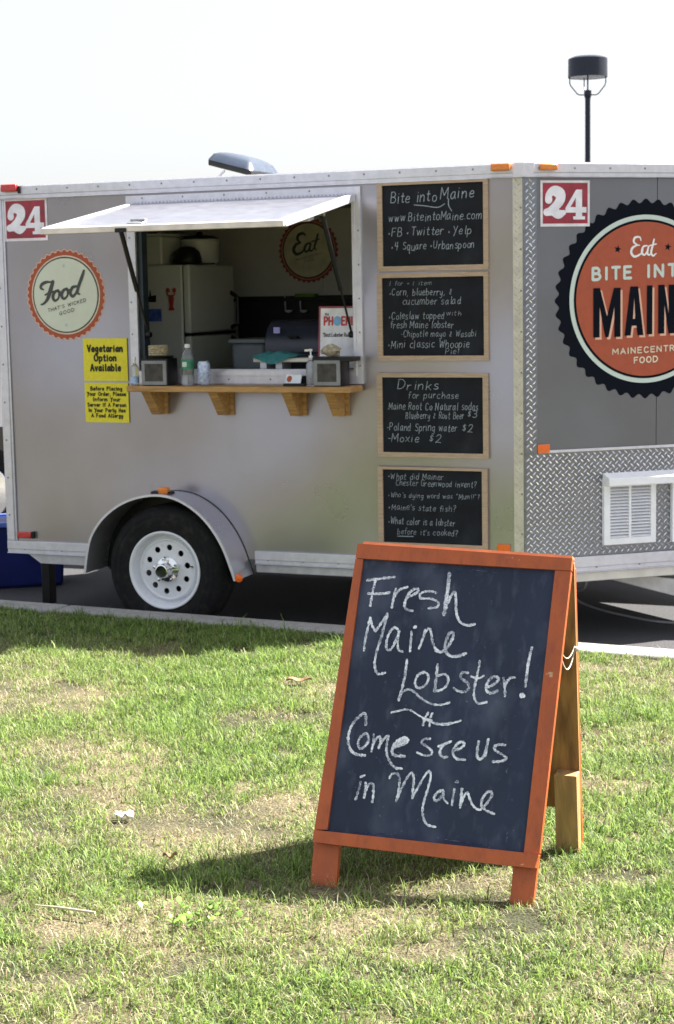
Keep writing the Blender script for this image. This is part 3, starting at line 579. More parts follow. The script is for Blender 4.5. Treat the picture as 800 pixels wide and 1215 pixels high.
# Maine emblem on the nose
cx, cz = nosep(766, 355); R0 = .485; B_ = localfn(cx, cz, nosefn)
em = build('maine_emblem', MB().sheet(scallop(R0, 44, .011), B_, .0012), ink, tr, label='big round emblem, orange face with scalloped black edge')
build('pale_ring', MB().sheet(circle(.417, 128), B_, .0024), mint, em); build('dark_ring', MB().sheet(circle(.394, 128), B_, .0036), ink, em)
build('orange_face', MB().sheet(circle(.382, 128), B_, .0048), brick, em)
def np_(x, y, ox=600, oy=180, s=.25):
    a = nosep(ox+x*s, oy+y*s); return (a[0]-cx, a[1]-cz)
pu = .00425*.25
mb = MB()
for P, W in (([(640, 422), (634, 406), (612, 408), (606, 428), (622, 442), (634, 444)], [5, 8, 11, 10, 7, 4]), ([(622, 444), (600, 456), (594, 480), (610, 498), (640, 484), (650, 466)], [7, 11, 12, 11, 8, 5]),
             ([(668, 446), (650, 452), (644, 478), (656, 490), (670, 472), (676, 448)], [7, 9, 11, 9, 8, 7]), ([(676, 450), (670, 480), (680, 490), (690, 476)], [9, 10, 8, 4]),
             ([(702, 416), (694, 450), (688, 480), (698, 494), (712, 482)], [8, 10, 11, 9, 4]), ([(682, 446), (712, 438)], [7, 6])): wr(P, W, np_, B_, .006)
build('lettering', mb, white, em)
mb = MB(); [mb.sheet(star(*np_(px, py), .020, R_(80)), B_, .006) for px, py in ((530, 463), (768, 452))]; build('dark_stars', mb, ink, em, kind='stuff')
mb = MB(); p0 = np_(405, 616); p1 = np_(604, 606); s_ = (p1[1]-p0[1])/(p1[0]-p0[0])
letters(mb, 'BITE', p0[0]+.008, p0[1]+.008, .056, B_, .006, 2.1, width=p1[0]-p0[0]-.016, slope=s_, track=2.8)
p0 = np_(664, 602); p1 = np_(882, 590); letters(mb, 'INTO', p0[0]+.008, p0[1]+.008, .056, B_, .006, 2.1, width=p1[0]-p0[0]-.012, slope=s_, track=2.8)
build('lettering', mb, mint, em)
# condensed block capitals
def block(ch, x0, x1, z0, z1, s):
    w_ = x1-x0
    if ch == 'M': return [[(x0, z0), (x0+s, z0), (x0+s, z0+.62*(z1-z0)), (x0+w_/2-s*.25, z0), (x0+w_/2+s*.25, z0), (x1-s, z0+.62*(z1-z0)), (x1-s, z0), (x1, z0), (x1, z1), (x1-s*1.05, z1), (x0+w_/2, z0+.42*(z1-z0)), (x0+s*1.05, z1), (x0, z1)]], []
    if ch == 'A': return [[(x0, z0), (x0+s*.95, z0), (x0+s*1.15, z0+.2*(z1-z0)), (x1-s*1.15, z0+.2*(z1-z0)), (x1-s*.95, z0), (x1, z0), (x0+w_/2+s*.62, z1), (x0+w_/2-s*.62, z1)]], [[(x0+s*1.32, z0+.34*(z1-z0)), (x1-s*1.32, z0+.34*(z1-z0)), (x0+w_/2, z0+.78*(z1-z0))]]
    if ch == 'I': return [rect(x0, x1, z0, z1)], []
    if ch == 'N': return [[(x0, z0), (x0+s, z0), (x0+s, z0+.6*(z1-z0)), (x1-s, z0), (x1, z0), (x1, z1), (x1-s, z1), (x1-s, z0+.4*(z1-z0)), (x0+s, z1), (x0, z1)]], []
    if ch == 'E': h = z1-z0; return [[(x0, z0), (x1, z0), (x1, z0+.16*h), (x0+s, z0+.16*h), (x0+s, z0+.42*h), (x1-s*.3, z0+.42*h), (x1-s*.3, z0+.58*h), (x0+s, z0+.58*h), (x0+s, z0+.84*h), (x1, z0+.84*h), (x1, z1), (x0, z1)]], []
mk = MB(); mw = MB(); base = np_(414, 882); top = np_(414, 648); hgt = top[1]-base[1]
for ch, a, b_ in (('M', 414, 543), ('A', 563, 652), ('I', 668, 694), ('N', 722, 800), ('E', 830, 885)):
    xa = np_(a, 700)[0]; xb = np_(b_, 700)[0]; zb_ = base[1]+s_*(xa-base[0]); 
    for mbx, dx, dz, h in ((mw, .011, -.011, .006), (mk, 0, 0, .0072)):
        polys, hl = block(ch, xa+dx, xb+dx, zb_+dz, zb_+hgt+dz, .034)
        for pl_ in polys: mbx.sheet(pl_, B_, h, hl)
build('block_letter_shade', mw, peach, em); build('block_lettering', mk, ink, em)
mb = MB(); q0 = nosep(726.5, 420.5); q1 = nosep(812, 413); a = (q0[0]-cx, q0[1]-cz); letters(mb, 'MAINECENTRIC', a[0], a[1], .027, B_, .006, 1.6, width=q1[0]-q0[0], slope=s_, track=2.2)
q0 = nosep(752, 430.8); q1 = nosep(780, 427.5); a = (q0[0]-cx, q0[1]-cz); letters(mb, 'FOOD', a[0], a[1], .028, B_, .006, 1.7, width=q1[0]-q0[0], slope=s_, track=2.2)
build('lettering', mb, mat('pale_cream_print', (.72, .68, .52), .6), em)
# Eat emblem inside, on the far wall
infn = lambda u, v, h: (u, DEP-.044-h, v)
cx, cz = side(366, 297, DEP-.044); C_ = localfn(cx, cz, infn); R0 = .196
em = build('eat_emblem', MB().sheet(scallop(R0, 36, .006), C_, .001), mat('dark_red_print', (.36, .05, .04), .6), tr, label='round emblem reading Eat on the inside wall')
build('pale_ring', MB().sheet(circle(.181), C_, .0015), mat('ring_tan', (.5, .40, .25), .6), em); build('dark_ring', MB().sheet(circle(.176), C_, .002), mat('maroon_print', (.14, .03, .025), .6), em); build('cream_face', MB().sheet(circle(.165), C_, .003), mat('dull_cream_print', (.60, .58, .40), .6), em)
def ep(x, y, ox=290, oy=220, s=.2):
    a = side(ox+x*s, oy+y*s, DEP-.044); return (a[0]-cx, a[1]-cz)
mb = MB(); pu = .0053*.2
for P, W in (([(364, 296), (348, 284), (322, 296), (318, 322), (336, 340)], [8, 16, 18, 16, 9]), ([(336, 340), (308, 352), (294, 384), (312, 408), (344, 396), (358, 376)], [10, 18, 20, 18, 12, 8]),
             ([(392, 342), (370, 350), (358, 378), (370, 394), (388, 376), (396, 346)], [10, 14, 16, 13, 11, 9]), ([(396, 346), (388, 380), (402, 388), (414, 372)], [12, 14, 11, 7]),
             ([(438, 290), (428, 330), (418, 364), (428, 382), (446, 366)], [12, 15, 15, 12, 7]), ([(402, 334), (446, 318)], [9, 8])): wr(P, W, ep, C_, .004)
p0 = ep(308, 442); p1 = ep(465, 400); sl_ = (p1[1]-p0[1])/(p1[0]-p0[0]); letters(mb, 'MAINECENTRIC', p0[0], p0[1]-.008, .014, C_, .004, .9, width=p1[0]-p0[0], slope=sl_, track=2)
p0 = ep(358, 452); p1 = ep(416, 436); letters(mb, 'FOOD', p0[0], p0[1]-.008, .014, C_, .004, .9, width=p1[0]-p0[0], slope=sl_, track=2)
build('lettering', mb, darkg, em)
# ================================================================== number placards, paper signs, menu boards (hung on the trailer)
def placard(px0, px1, py0, py1, pl, fn, label, big):
    (x0, z1), (x1, z0) = pl(px0, py0), pl(px1, py1); org = fn((x0+x1)/2, z0, 0)
    t_ = T('number_placard', label, 'number sign', org, TM, 'red number 24 placards on the trailer')
    build('white_card', MB().mbox(x0, x1, z0, z1, .0015, .0035, fn), mat('placard_white', (.78, .74, .80), .5), t_)
    bd = (x1-x0)*.045; build('red_panel', MB().mbox(x0+bd, x1-bd, z0+bd*1.2, z1-bd, .0037, .0045, fn), redp, t_)
    u = (x1-x0); v = (z1-z0); mb = MB(); f_ = lambda a, b_: (x0+a*u, z0+b_*v)
    def st(P, W): 
        q, ww = var([f_(*p) for p in P], [k*u*1.25 for k in W]); mb.stroke(q, ww, fn, .0056, 7)
    st([(.16, .58), (.17, .70), (.27, .77), (.38, .72), (.40, .60), (.32, .46), (.20, .36), (.14, .30)], [.12, .10, .10, .15, .17, .15, .13, .10])
    st([(.12, .31), (.24, .33), (.36, .27), (.46, .30)], [.11, .13, .14, .08])
    mb.sheet([f_(*p) for p in [(.72, .80), (.84, .80), (.84, .42), (.93, .42), (.93, .30), (.84, .30), (.84, .22), (.90, .22), (.90, .15), (.66, .15), (.66, .22), (.71, .22), (.71, .30), (.50, .30), (.50, .40)]], fn, .0056, [[f_(*p) for p in [(.71, .42), (.71, .62), (.60, .42)]]])
    build('digits', mb, mat('placard_white2', (.80, .80, .88), .5), t_)
placard(4.5, 57.5, 236.5, 285, side, sidefn, 'red and white number 24 placard at the rear end above the Food emblem', 0)
placard(641, 699.5, 214, 268.5, nosep, nosefn, 'red and white number 24 placard on the nose beside the Maine emblem', 1)
def yellow(px0, px1, py0, py1, lines, ytop, size, label, wds):
    (x0, z1), (x1, z0) = side(px0, py0), side(px1, py1); t_ = T('paper_sign', label, 'paper sign', ((x0+x1)/2, 0, z0), TM, 'yellow paper notices beside the service window')
    mb = MB(); k = 6
    for i in range(k):                                              # paper slightly bowed off the wall
        ha = .0015+.006*(i/k)**2; hb = .0015+.006*((i+1)/k)**2; a = x0+(x1-x0)*i/k; b_ = x0+(x1-x0)*(i+1)/k; q = len(mb.v)
        mb.v += [sidefn(a, z0, ha), sidefn(b_, z0, hb), sidefn(b_, z1, hb), sidefn(a, z1, ha)]; mb.f.append((q, q+1, q+2, q+3)); mb.m.append(0)
    build('paper', mb, yel, t_); fn = lambda u, v, h: sidefn(u, v, h+.0015+.006*((u-x0)/(x1-x0))**2)
    mb = MB(); H_ = z1-z0
    for ln, fy, ww in zip(lines, ytop, wds): letters(mb, ln, (x0+x1)/2, z1-H_*fy, size, fn, .001, 1.75, width=(x1-x0)*ww, serif=1.15, align='c', track=2.0) if False else letters(mb, ln, x0+(x1-x0)*(1-ww)/2, z1-H_*fy, size, fn, .001, 2.25, width=(x1-x0)*ww, serif=1.2, track=2.1)
    build('lettering', mb, mat('notice_ink', (.02, .02, .006), .7), t_)
yellow(98.5, 153, 401.5, 452, ['Vegetarian', 'Option', 'Available'], [.31, .53, .76], .034, 'yellow notice reading Vegetarian Option Available', [.80, .50, .68])
yellow(100.5, 154.5, 454, 501.5, ['Before Placing', 'Your Order, Please', 'Inform Your', 'Server If A Person', 'In Your Party Has', 'A Food Allergy'], [.19, .325, .46, .60, .735, .87], .019, 'yellow notice about food allergies, the lower of the two', [.72, .88, .62, .88, .84, .72])
chalkw = mat('menu_chalk', (.30, .34, .39), .9, 0, .25, 120)
def menu(outer, inner, lines, label):
    (x0, z1), (x1, z0) = side(*outer[0]), side(*outer[1]); (a0, c1), (a1, c0) = side(*inner[0], -.012), side(*inner[1], -.012)
    t_ = T('menu_board', label, 'menu board', ((x0+x1)/2, 0, z0), TM, 'framed chalk menu boards beside the service window')
    build('frame', MB().prism(rect(x0, x1, z0, z1), sidefn, .002, .020, [rect(a0, a1, c0, c1)]), frw, t_, bevel=.002)
    build('slate', MB().mbox(a0-.004, a1+.004, c0-.004, c1+.004, .004, .010, sidefn), slate, t_)
    W_, H_ = a1-a0, c1-c0
    for tx, fx_, fy, fw_, sz in lines:
        mb = MB(); letters(mb, tx, a0+W_*fx_, c1-H_*fy, H_*sz*.80, sidefn, .0112, .58, width=W_*fw_, jit=.36, slant=.16, track=1.7)
        build('chalk_line', mb, chalkw, t_)
    return t_, MB(), a0, a1, c0, c1
def done(r, extra=()):
    t_, mb, a0, a1, c0, c1 = r
    for P in extra: mb.stroke(smooth_pts([(a0+(a1-a0)*x, c1-(c1-c0)*y) for x, y in P]), .0042, sidefn, .0112)
    if mb.v: build('chalk_flourish', mb, chalkw, t_)
done(menu([(448.5, 217), (580.8, 319.5)], [(453.5, 220.5), (574.3, 313.5)], [('Bite into', .08, .215, .46, .16), ('Maine', .58, .19, .33, .17), ('www.BiteintoMaine.com', .06, .445, .92, .125), ('*FB *Twitter *Yelp', .05, .625, .83, .125), ('*4 Square *Urbanspoon', .09, .80, .82, .12)],
     'top chalk menu board with the web address, right under the roof rail'), [[(.32, .25), (.42, .265), (.55, .29), (.62, .25)], [(.66, .19), (.66, .27), (.69, .34)]])
done(menu([(448.5, 325), (581.2, 427.5)], [(453.5, 330), (575, 421.8)], [('1 for = 1 item', .07, .10, .42, .07), ('*Corn, blueberry, &', .07, .225, .62, .11), ('cucumber salad', .20, .345, .57, .11), ('*Coleslaw topped', .06, .53, .55, .11), ('with', .63, .49, .15, .08), ('fresh Maine lobster', .08, .645, .62, .11), ('-Chipotle mayo & Wasabi', .18, .755, .74, .10), ('*Mini classic Whoopie', .05, .90, .80, .12), ('Pie!', .62, .985, .13, .09)],
     'second chalk menu board from the top, listing corn salad, coleslaw and whoopie pie'))
done(menu([(448.5, 442.5), (581, 543.8)], [(453.8, 447.6), (574, 538.5)], [('Drinks', .16, .16, .40, .145), ('for purchase', .26, .28, .50, .11), ('.Maine Root Co Natural sodas', .04, .43, .91, .12), ('Blueberry & Root Beer', .23, .545, .58, .11), ('$3', .84, .53, .10, .11), ('-Poland Spring water', .04, .71, .70, .12), ('$2', .78, .72, .11, .13), ('-Moxie', .04, .86, .32, .13), ('$2', .46, .86, .12, .13)],
     'chalk menu board headed Drinks, third from the top'))
done(menu([(449.5, 553), (580, 653)], [(454.5, 556.5), (573, 647.5)], [('*What did Mainer', .05, .13, .56, .10), ('Chester Greenwood invent?', .13, .22, .81, .10), ("*Who's dying word was \"Mum!!\"?", .05, .38, .92, .085), ("*Maine's state fish?", .05, .555, .68, .10), ('*What color is a lobster', .05, .75, .67, .11), ("before it's cooked?", .14, .885, .61, .10)],
     'lowest chalk board with trivia questions, just above the orange easel'), [[(.14, .915), (.30, .912)]])
# ================================================================== counter shelf (bolted on the trailer)
SZ = 1.318
sh = build('counter_shelf', MB().box(-2.108, -.842, -.20, -.017, SZ-.030, SZ), wood, tr, bevel=.004)
for px in (168, 247, 334, 385):
    xa = side(px, 470, -.17)[0]; th = .052
    poly = [(-.172, SZ-.031), (-.018, SZ-.031), (-.018, SZ-.158), (-.062, SZ-.158)]
    build('shelf_bracket', MB().prism(poly, lambda u, v, h: (h, u, v), xa, xa+th), wood, sh, bevel=.003)
    build('bracket_cleat', MB().box(xa+th+.001, xa+th+.02, -.019, -.002, SZ-.158, SZ-.031), wood, sh)
def at(px, py, off): return side(px, py, off)
def dispenser(px0, px1, ztop, label):
    x0 = at(px0, 450, -.17)[0]; x1 = at(px1, 450, -.17)[0]; y0, y1 = -.175, -.045
    t_ = T('napkin_dispenser', label, 'napkin dispenser', ((x0+x1)/2, -.1, SZ), TM, 'black napkin dispensers on the counter shelf')
    build('body', MB().rbox(x0, x1, y0+.004, y1, SZ+.001, SZ+ztop, .012), black, t_, bevel=.006)
    build('face_plate', MB().prism(rect(x0+.004, x1-.004, SZ+.006, SZ+ztop-.01), lambda u, v, h: (u, y0-h, v), -.004, .004, [rect(x0+.022, x1-.022, SZ+.024, SZ+ztop-.026)]), mat('grey_plastic', (.22, .23, .25), .4), t_, bevel=.002)
    build('card', MB().box(x0+.02, x1-.02, y0-.0005, y0+.003, SZ+.022, SZ+ztop-.024), mat('dull_card', (.05, .045, .04), .6, 0, .4, 30), t_)
    return t_, x0, x1, y0, y1
t_, x0, x1, y0, y1 = dispenser(168.5, 199, .142, 'black napkin dispenser with folded napkins on top, at the left end of the shelf')
xc, yc, zt = (x0+x1)/2, (y0+y1)/2, SZ+.142
build('top_tray', MB().lathe([(.02, .0), (.070, .001), (.078, .012), (.074, .012), (.066, .004), (.01, .003)], (xc, yc, zt+.0005), n=24), black, t_)
basket = T('wicker_basket', 'small round tan basket on the left napkin dispenser', 'basket', (xc-.005, yc, zt+.014), TM)
for k in range(5): build('basket_coil', MB().lathe([(.050, .011*k), (.055, .011*k+.0055), (.050, .011*k+.011), (.044, .011*k+.0055)], (xc-.005, yc, zt+.014), n=20, cap=(k == 0)), mat('wicker', (.38, .33, .22), .8, 0, .3, 80), basket)
t_, x0, x1, y0, y1 = dispenser(372.5, 405, .142, 'black napkin dispenser with a tan stone on top, at the right end of the shelf')
xc, zt = (x0+x1)/2, SZ+.142
build('top_tray', MB().box(x0-.004, x1+.05, y0-.002, y1+.02, zt-.018, zt+.006), black, t_, bevel=.004)
stn = MB(); gridv = {}
for i in range(9):
    for j in range(14):
        la = math.pi*i/8; lo = 2*math.pi*j/14; r_ = 1+.13*math.sin(3*lo+i)+.1*math.cos(5*la+lo)
        gridv[i, j] = len(stn.v); stn.v.append((xc+.0+.052*r_*math.sin(la)*math.cos(lo), -.11+.035*r_*math.sin(la)*math.sin(lo), zt+.036+.030*r_*math.cos(la)))
for i in range(8):
    for j in range(14): stn.f.append((gridv[i, j], gridv[i+1, j], gridv[i+1, (j+1) % 14], gridv[i, (j+1) % 14])); stn.m.append(0)
st_ = T('paperweight_stone', 'flat tan stone holding the napkins on the right dispenser', 'stone', (xc, -.11, zt+.006), TM)
build('stone_body', stn, mat('tan_stone', (.38, .33, .24), .9, 0, .3, 60, .5, 90), st_)
# bottles
clear = mat('clear_plastic', (.86, .9, .95), .08, 0, .02, trans=.85)
def bottle(px, prof, label, cat, name, y=-.11, m=clear):
    x = at(px, 455, y)[0]; t_ = T(name, label, cat, (x, y, SZ+.001), TM)
    build('bottle_body', MB().lathe(prof, (x, y, SZ+.001), n=24), m, t_, smooth='auto'); return t_, x, y
t_, x, y = bottle(223.5, [(.030, 0), (.034, .006), (.034, .05), (.031, .056), (.034, .062), (.034, .14), (.026, .168), (.013, .188), (.012, .20)], 'clear plastic water bottle with a green label beside a pale can', 'water bottle', 'water_bottle')
build('bottle_label', MB().lathe([(.0348, .085), (.0348, .135)], (x, y, SZ+.001), n=24, cap=False), mat('green_label', (.04, .22, .13), .5, 0, .3, 40), t_)
build('label_patch', MB().box(x-.014, x+.012, y-.0365, y-.035, SZ+.098, SZ+.124), mat('white_patch', (.6, .75, .68), .5), t_)
build('bottle_cap', MB().lathe([(.0145, .196), (.0145, .213), (.013, .215)], (x, y, SZ+.001), n=20), white, t_)
t_, x, y = bottle(242.5, [(.024, 0), (.031, .007), (.033, .012), (.033, .108), (.028, .122), (.0275, .125)], 'pale blue and white drinks can right of the water bottle', 'can', 'drink_can', m=mat('can_print', (.62, .68, .80), .35, .3, .1, 60, col2=(.25, .35, .60)))
build('can_lid', MB().lathe([(.0275, .1245), (.026, .1255), (.024, .122)], (x, y, SZ+.001), n=24), chrome, t_)
t_, x, y = bottle(160.5, [(.018, 0), (.022, .004), (.022, .09), (.017, .103), (.009, .112), (.009, .118)], 'small clear hand sanitizer bottle with blue gel at the left shelf end', 'sanitizer bottle', 'sanitizer_bottle', y=-.14)
build('bottle_label', MB().lathe([(.0226, .012), (.0226, .045)], (x, y, SZ+.001), n=20, cap=False), mat('pale_blue_label', (.35, .52, .80), .5), t_)
build('pump', MB().lathe([(.006, .118), (.006, .138), (.010, .140), (.010, .150)], (x, y, SZ+.001), n=12), white, t_)
t_, x, y = bottle(369.5, [(.022, 0), (.026, .004), (.026, .105), (.018, .125), (.010, .13), (.010, .142)], 'clear pump bottle of hand sanitizer left of the right dispenser', 'sanitizer bottle', 'sanitizer_bottle', y=-.12)
build('pump', MB().lathe([(.011, .14), (.011, .153), (.004, .154), (.004, .178)], (x, y, SZ+.001), n=12), white, t_); build('pump_spout', MB().tube([(x+.008, y, SZ+.182), (x-.032, y, SZ+.180)], .006, 8), white, t_)
# card holder
x0, x1 = at(337, 452, -.15)[0], at(357, 452, -.15)[0]
t_ = T('card_holder', 'little black holder with business cards in the middle of the shelf', 'card holder', ((x0+x1)/2, -.13, SZ), TM)
build('holder', MB().prism([(-.165, SZ+.001), (-.08, SZ+.001), (-.085, SZ+.05), (-.095, SZ+.05), (-.12, SZ+.014), (-.16, SZ+.014)], lambda u, v, h: (h, u, v), x0, x1+.025), black, t_, bevel=.002)
cf = lambda u, v, h: (u, -.140+.45*v-h, SZ+.015+v)
build('card', MB().mbox(x0+.004, x1-.004, 0, .043, 0, .006, cf), mat('card_white', (.72, .78, .85), .5), t_)
build('card_logo', MB().sheet([(x0+.025+.014*math.cos(a), .022+.016*math.sin(a)) for a in np.linspace(0, 6.2, 16)], cf, .007), brick, t_)
# ================================================================== inside the trailer
fy0, fy1 = .80, 1.40; fx1 = -2.223; fx0 = -2.84; fzt = 1.962
fr = T('refrigerator', 'white fridge freezer with magnets seen through the service window', 'refrigerator', ((fx0+fx1)/2, 1.1, .45), TM)
zs = side(228, 397, .80)[1]
build('cabinet', MB().box(fx0, fx1-.05, fy0, fy1, .452, fzt), fridgem, fr, bevel=.01)
build('freezer_door', MB().box(fx1-.045, fx1, fy0, fy1, zs+.008, fzt), fridgem, fr, bevel=.012)
build('fridge_door', MB().box(fx1-.045, fx1, fy0, fy1, .5, zs-.008), fridgem, fr, bevel=.012)
build('door_gasket', MB().box(fx1-.0495, fx1-.0455, fy0+.01, fy1-.01, .5, fzt-.01), black, fr); build('door_gap', MB().box(fx1-.04, fx1+.006, fy0-.005, fy1, zs-.007, zs+.007), black, fr)
for z0, z1 in ((zs+.03, zs+.24), (zs-.40, zs-.03)):
    build('handle', MB().tube([(fx1-.002, fy1-.05, z0), (fx1+.045, fy1-.05, z0+.02), (fx1+.045, fy1-.05, z1-.03), (fx1-.002, fy1-.05, z1)], .014, 8), black, fr)
mf = lambda u, v, h: (u, fy0-h, v)
def fpx(px, py): return side(px, py, fy0)
lob = MB(); lx, lz = fpx(204, 356)
lob.prism([(lx-.018, lz-.06), (lx+.018, lz-.06), (lx+.014, lz-.045), (lx+.010, lz-.04), (lx+.016, lz+.01), (lx+.012, lz+.03), (lx-.012, lz+.03), (lx-.016, lz+.01), (lx-.010, lz-.04), (lx-.014, lz-.045)], mf, .002, .010)
for sg in (-1, 1):
    lob.stroke(smooth_pts([(lx+sg*.008, lz+.02), (lx+sg*.024, lz+.034), (lx+sg*.020, lz+.05)]), .008, mf, .009); lob.prism([(lx+sg*.010, lz+.045), (lx+sg*.030, lz+.045), (lx+sg*.030, lz+.066), (lx+sg*.020, lz+.072), (lx+sg*.018, lz+.058), (lx+sg*.010, lz+.068)][::sg], mf, .002, .010)
mg = T('lobster_magnet', 'red lobster shaped magnet on the fridge', 'magnet', (lx, fy0, lz-.06), TM); build('lobster_shape', lob, mat('lobster_red', (.40, .045, .03), .4), mg)
x, z = fpx(183, 374); mg = T('blue_card', 'small blue card stuck low on the fridge side', 'card', (x, fy0, z-.03), TM); build('card_sheet', MB().mbox(x-.045, x+.05, z-.036, z+.036, .002, .004, mf), mat('blue_card_print', (.06, .12, .42), .5, 0, .4, 40), mg)
x, z = fpx(179, 354); mg = T('picture_magnet', 'dark boat shaped magnet left of the lobster', 'magnet', (x, fy0, z-.02), TM); build('magnet_shape', MB().prism([(x-.035, z-.02), (x+.035, z-.022), (x+.038, z+.018), (x+.005, z+.012), (x, z+.05), (x-.006, z+.01), (x-.03, z+.012)], mf, .002, .008), black, mg)
# things on the fridge
tx0, tx1 = side(166, 300, .85)[0], side(195, 300, .85)[0]
bx = T('storage_box', 'white storage box on top of the fridge', 'storage box', ((tx0+tx1)/2, 1.0, fzt), TM)
build('box_body', MB().box(tx0-.10, tx1-.01, .84, 1.15, fzt+.001, fzt+.17), fridgem, bx, bevel=.012); build('box_lid', MB().box(tx0-.11, tx1, .83, 1.16, fzt+.171, fzt+.185), fridgem, bx, bevel=.006)
bx = T('enamel_pot', 'round white lidded pan beside the box on the fridge', 'pan', (tx1+.10, 1.12, fzt), TM)
build('pot_body', MB().lathe([(.09, 0), (.11, .02), (.115, .14), (.12, .145), (.118, .15)], (tx1+.10, 1.12, fzt+.001), n=24), fridgem, bx, smooth='auto'); build('pot_lid', MB().lathe([(.12, .151), (.09, .168), (.02, .178), (.015, .195)], (tx1+.10, 1.12, fzt+.001), n=24), black, bx)
bx = T('black_cap', 'black baseball cap lying on the fridge top', 'cap', (-2.28, .92, fzt), TM)
build('cap_crown', MB().lathe([(.085, 0), (.088, .03), (.075, .075), (.045, .10), (.01, .108)], (-2.30, .93, fzt+.001), n=20), black, bx, smooth=True)
build('cap_brim', MB().prism([(-2.23, .87), (-2.14, .88), (-2.12, .93), (-2.14, .98), (-2.23, .99)], lambda u, v, h: (u, v, h), fzt+.001, fzt+.008), black, bx)
# dark back splash, shelf and equipment
bsx = side(283, 360, DEP-.05)[0]; bz = side(350, 351, DEP-.05)[1]
bs = T('back_splash', 'black cooking back splash along the far inner wall', 'back splash', ((bsx)/2, DEP-.06, .45), TM)
build('splash_panel', MB().box(bsx, -.3, DEP-.060, DEP-.046, .46, bz), mat('sooty_panel', (.014, .017, .017), .5), bs)
build('splash_ledge', MB().box(bsx, -.3, DEP-.12, DEP-.062, bz-.03, bz-.01), mat('sooty_panel', (.014, .017, .017), .5), bs, bevel=.003)
x, z = side(363, 349, DEP-.1); ob = T('green_tray', 'thin green tray on the ledge under the Eat emblem', 'tray', (x, DEP-.09, bz-.01), TM)
build('tray_sheet', MB().box(x-.07, x+.07, DEP-.118, DEP-.065, bz-.009, bz+.012), mat('green_plastic', (.12, .22, .04), .5), ob, bevel=.004)
for px in (343, 361):
    x, z = side(px, 369, DEP-.09); ob = T('hanging_ladle', 'pale ladle hanging %s' % ('below the green tray, left one' if px == 343 else 'below the green tray, right one'), 'ladle', (x, DEP-.09, z), TM)
    build('ladle_bowl', MB().lathe([(.005, -.012), (.022, -.004), (.026, .006)], (x, DEP-.095, z), n=14), pvc, ob); build('ladle_stem', MB().tube([(x-.02, DEP-.095, z), (x-.026, DEP-.09, z+.09)], .005, 6), trim, ob)
# counter inside
ic = T('work_counter', 'inside work counter just behind the service window', 'counter', (-1.4, .5, .45), TM)
build('worktop', MB().box(-1.95, -.60, .06, .62, 1.345, 1.375), mat('steel_top', (.35, .36, .37), .35, .7), ic, bevel=.004)
for a, b_ in ((-1.93, .10), (-.64, .10), (-1.93, .58), (-.64, .58)): build('leg', MB().box(a-.02, a+.02, b_-.02, b_+.02, .452, 1.344), trim, ic)
navy = mat('navy_enamel', (.022, .028, .05), .32, 0, .1)
x0, x1 = side(322, 410, .42)[0], side(392, 410, .42)[0]
gm = T('roll_top_warmer', 'dark navy roll top food warmer on the inside counter', 'food warmer', ((x0+x1)/2, .45, 1.376), TM)
build('warmer_base', MB().box(x0, x1, .33, .60, 1.377, 1.47), navy, gm, bevel=.01)
prof = [(.33, 1.471)]+[(.465-.135*math.cos(a), 1.50+.145*math.sin(a)) for a in np.linspace(.0, math.pi, 14)]+[(.60, 1.471)]
build('roll_lid', MB().prism(prof[::-1], lambda u, v, h: (h, u, v), x0+.004, x1-.004), navy, gm, smooth='auto')
build('lid_handle', MB().tube([(x0+.15, .335, 1.55), (x0+.15, .315, 1.555), (x1-.15, .315, 1.555), (x1-.15, .335, 1.55)], .006, 8), black, gm)
q = side(329, 391, .33); build('lid_badge', MB().box(q[0]-.018, q[0]+.018, .322, .329, q[1]-.02, q[1]+.012), mat('violet_badge', (.35, .33, .7), .4), gm)
cb = T('cutting_board', 'white cutting board at the front of the inside counter', 'cutting board', (-1.3, .16, 1.40), TM)
x0, x1 = side(306, 430, .14)[0], side(388, 430, .14)[0]
build('board_slab', MB().box(x0, x1, .08, .24, 1.430, 1.452), mat('ivory_plastic', (.62, .60, .52), .5), cb, bevel=.004)
for a in (x0+.05, x0+.14, x1-.05): build('foot', MB().box(a-.018, a+.018, .10, .22, 1.376, 1.429), trim, cb)
tw = T('teal_towel', 'crumpled teal towel lying on the cutting board', 'towel', (x0+.1, .16, 1.453), TM); mb = MB(); gv = {}
for i in range(19):
    for j in range(11):
        u, v = i/18, j/10; e = min(u, 1-u, v, 1-v)*4; hgt_ = .012+.026*min(1, e)*(.6+.4*math.sin(u*13+v*5)*math.cos(v*9-u*4)); xx = x0-.01+u*.25+.02*math.sin(v*6); yy = .075+.16*v-(.012 if j == 0 else 0); zz = 1.453+hgt_*(1 if j else .2)-(.035*math.sin(u*3.1)**2 if j == 0 else 0)
        gv[i, j] = len(mb.v); mb.v.append((xx, yy, zz))
for i in range(18):
    for j in range(10): mb.f.append((gv[i, j], gv[i+1, j], gv[i+1, j+1], gv[i, j+1])); mb.m.append(0)
build('towel_cloth', mb, mat('teal_cloth', (.04, .20, .21), .9, 0, .2, 60), tw, smooth=True)
x, z = side(334, 412, .27); jar = T('condiment_pot', 'small pale pot with a lid behind the towel', 'pot', (x, .27, 1.376), TM)
build('pot_body', MB().lathe([(.02, 0), (.024, .06), (.026, .085), (.018, .09)], (x, .27, 1.376), n=16), mat('ivory_plastic', (.62, .60, .52), .5), jar)
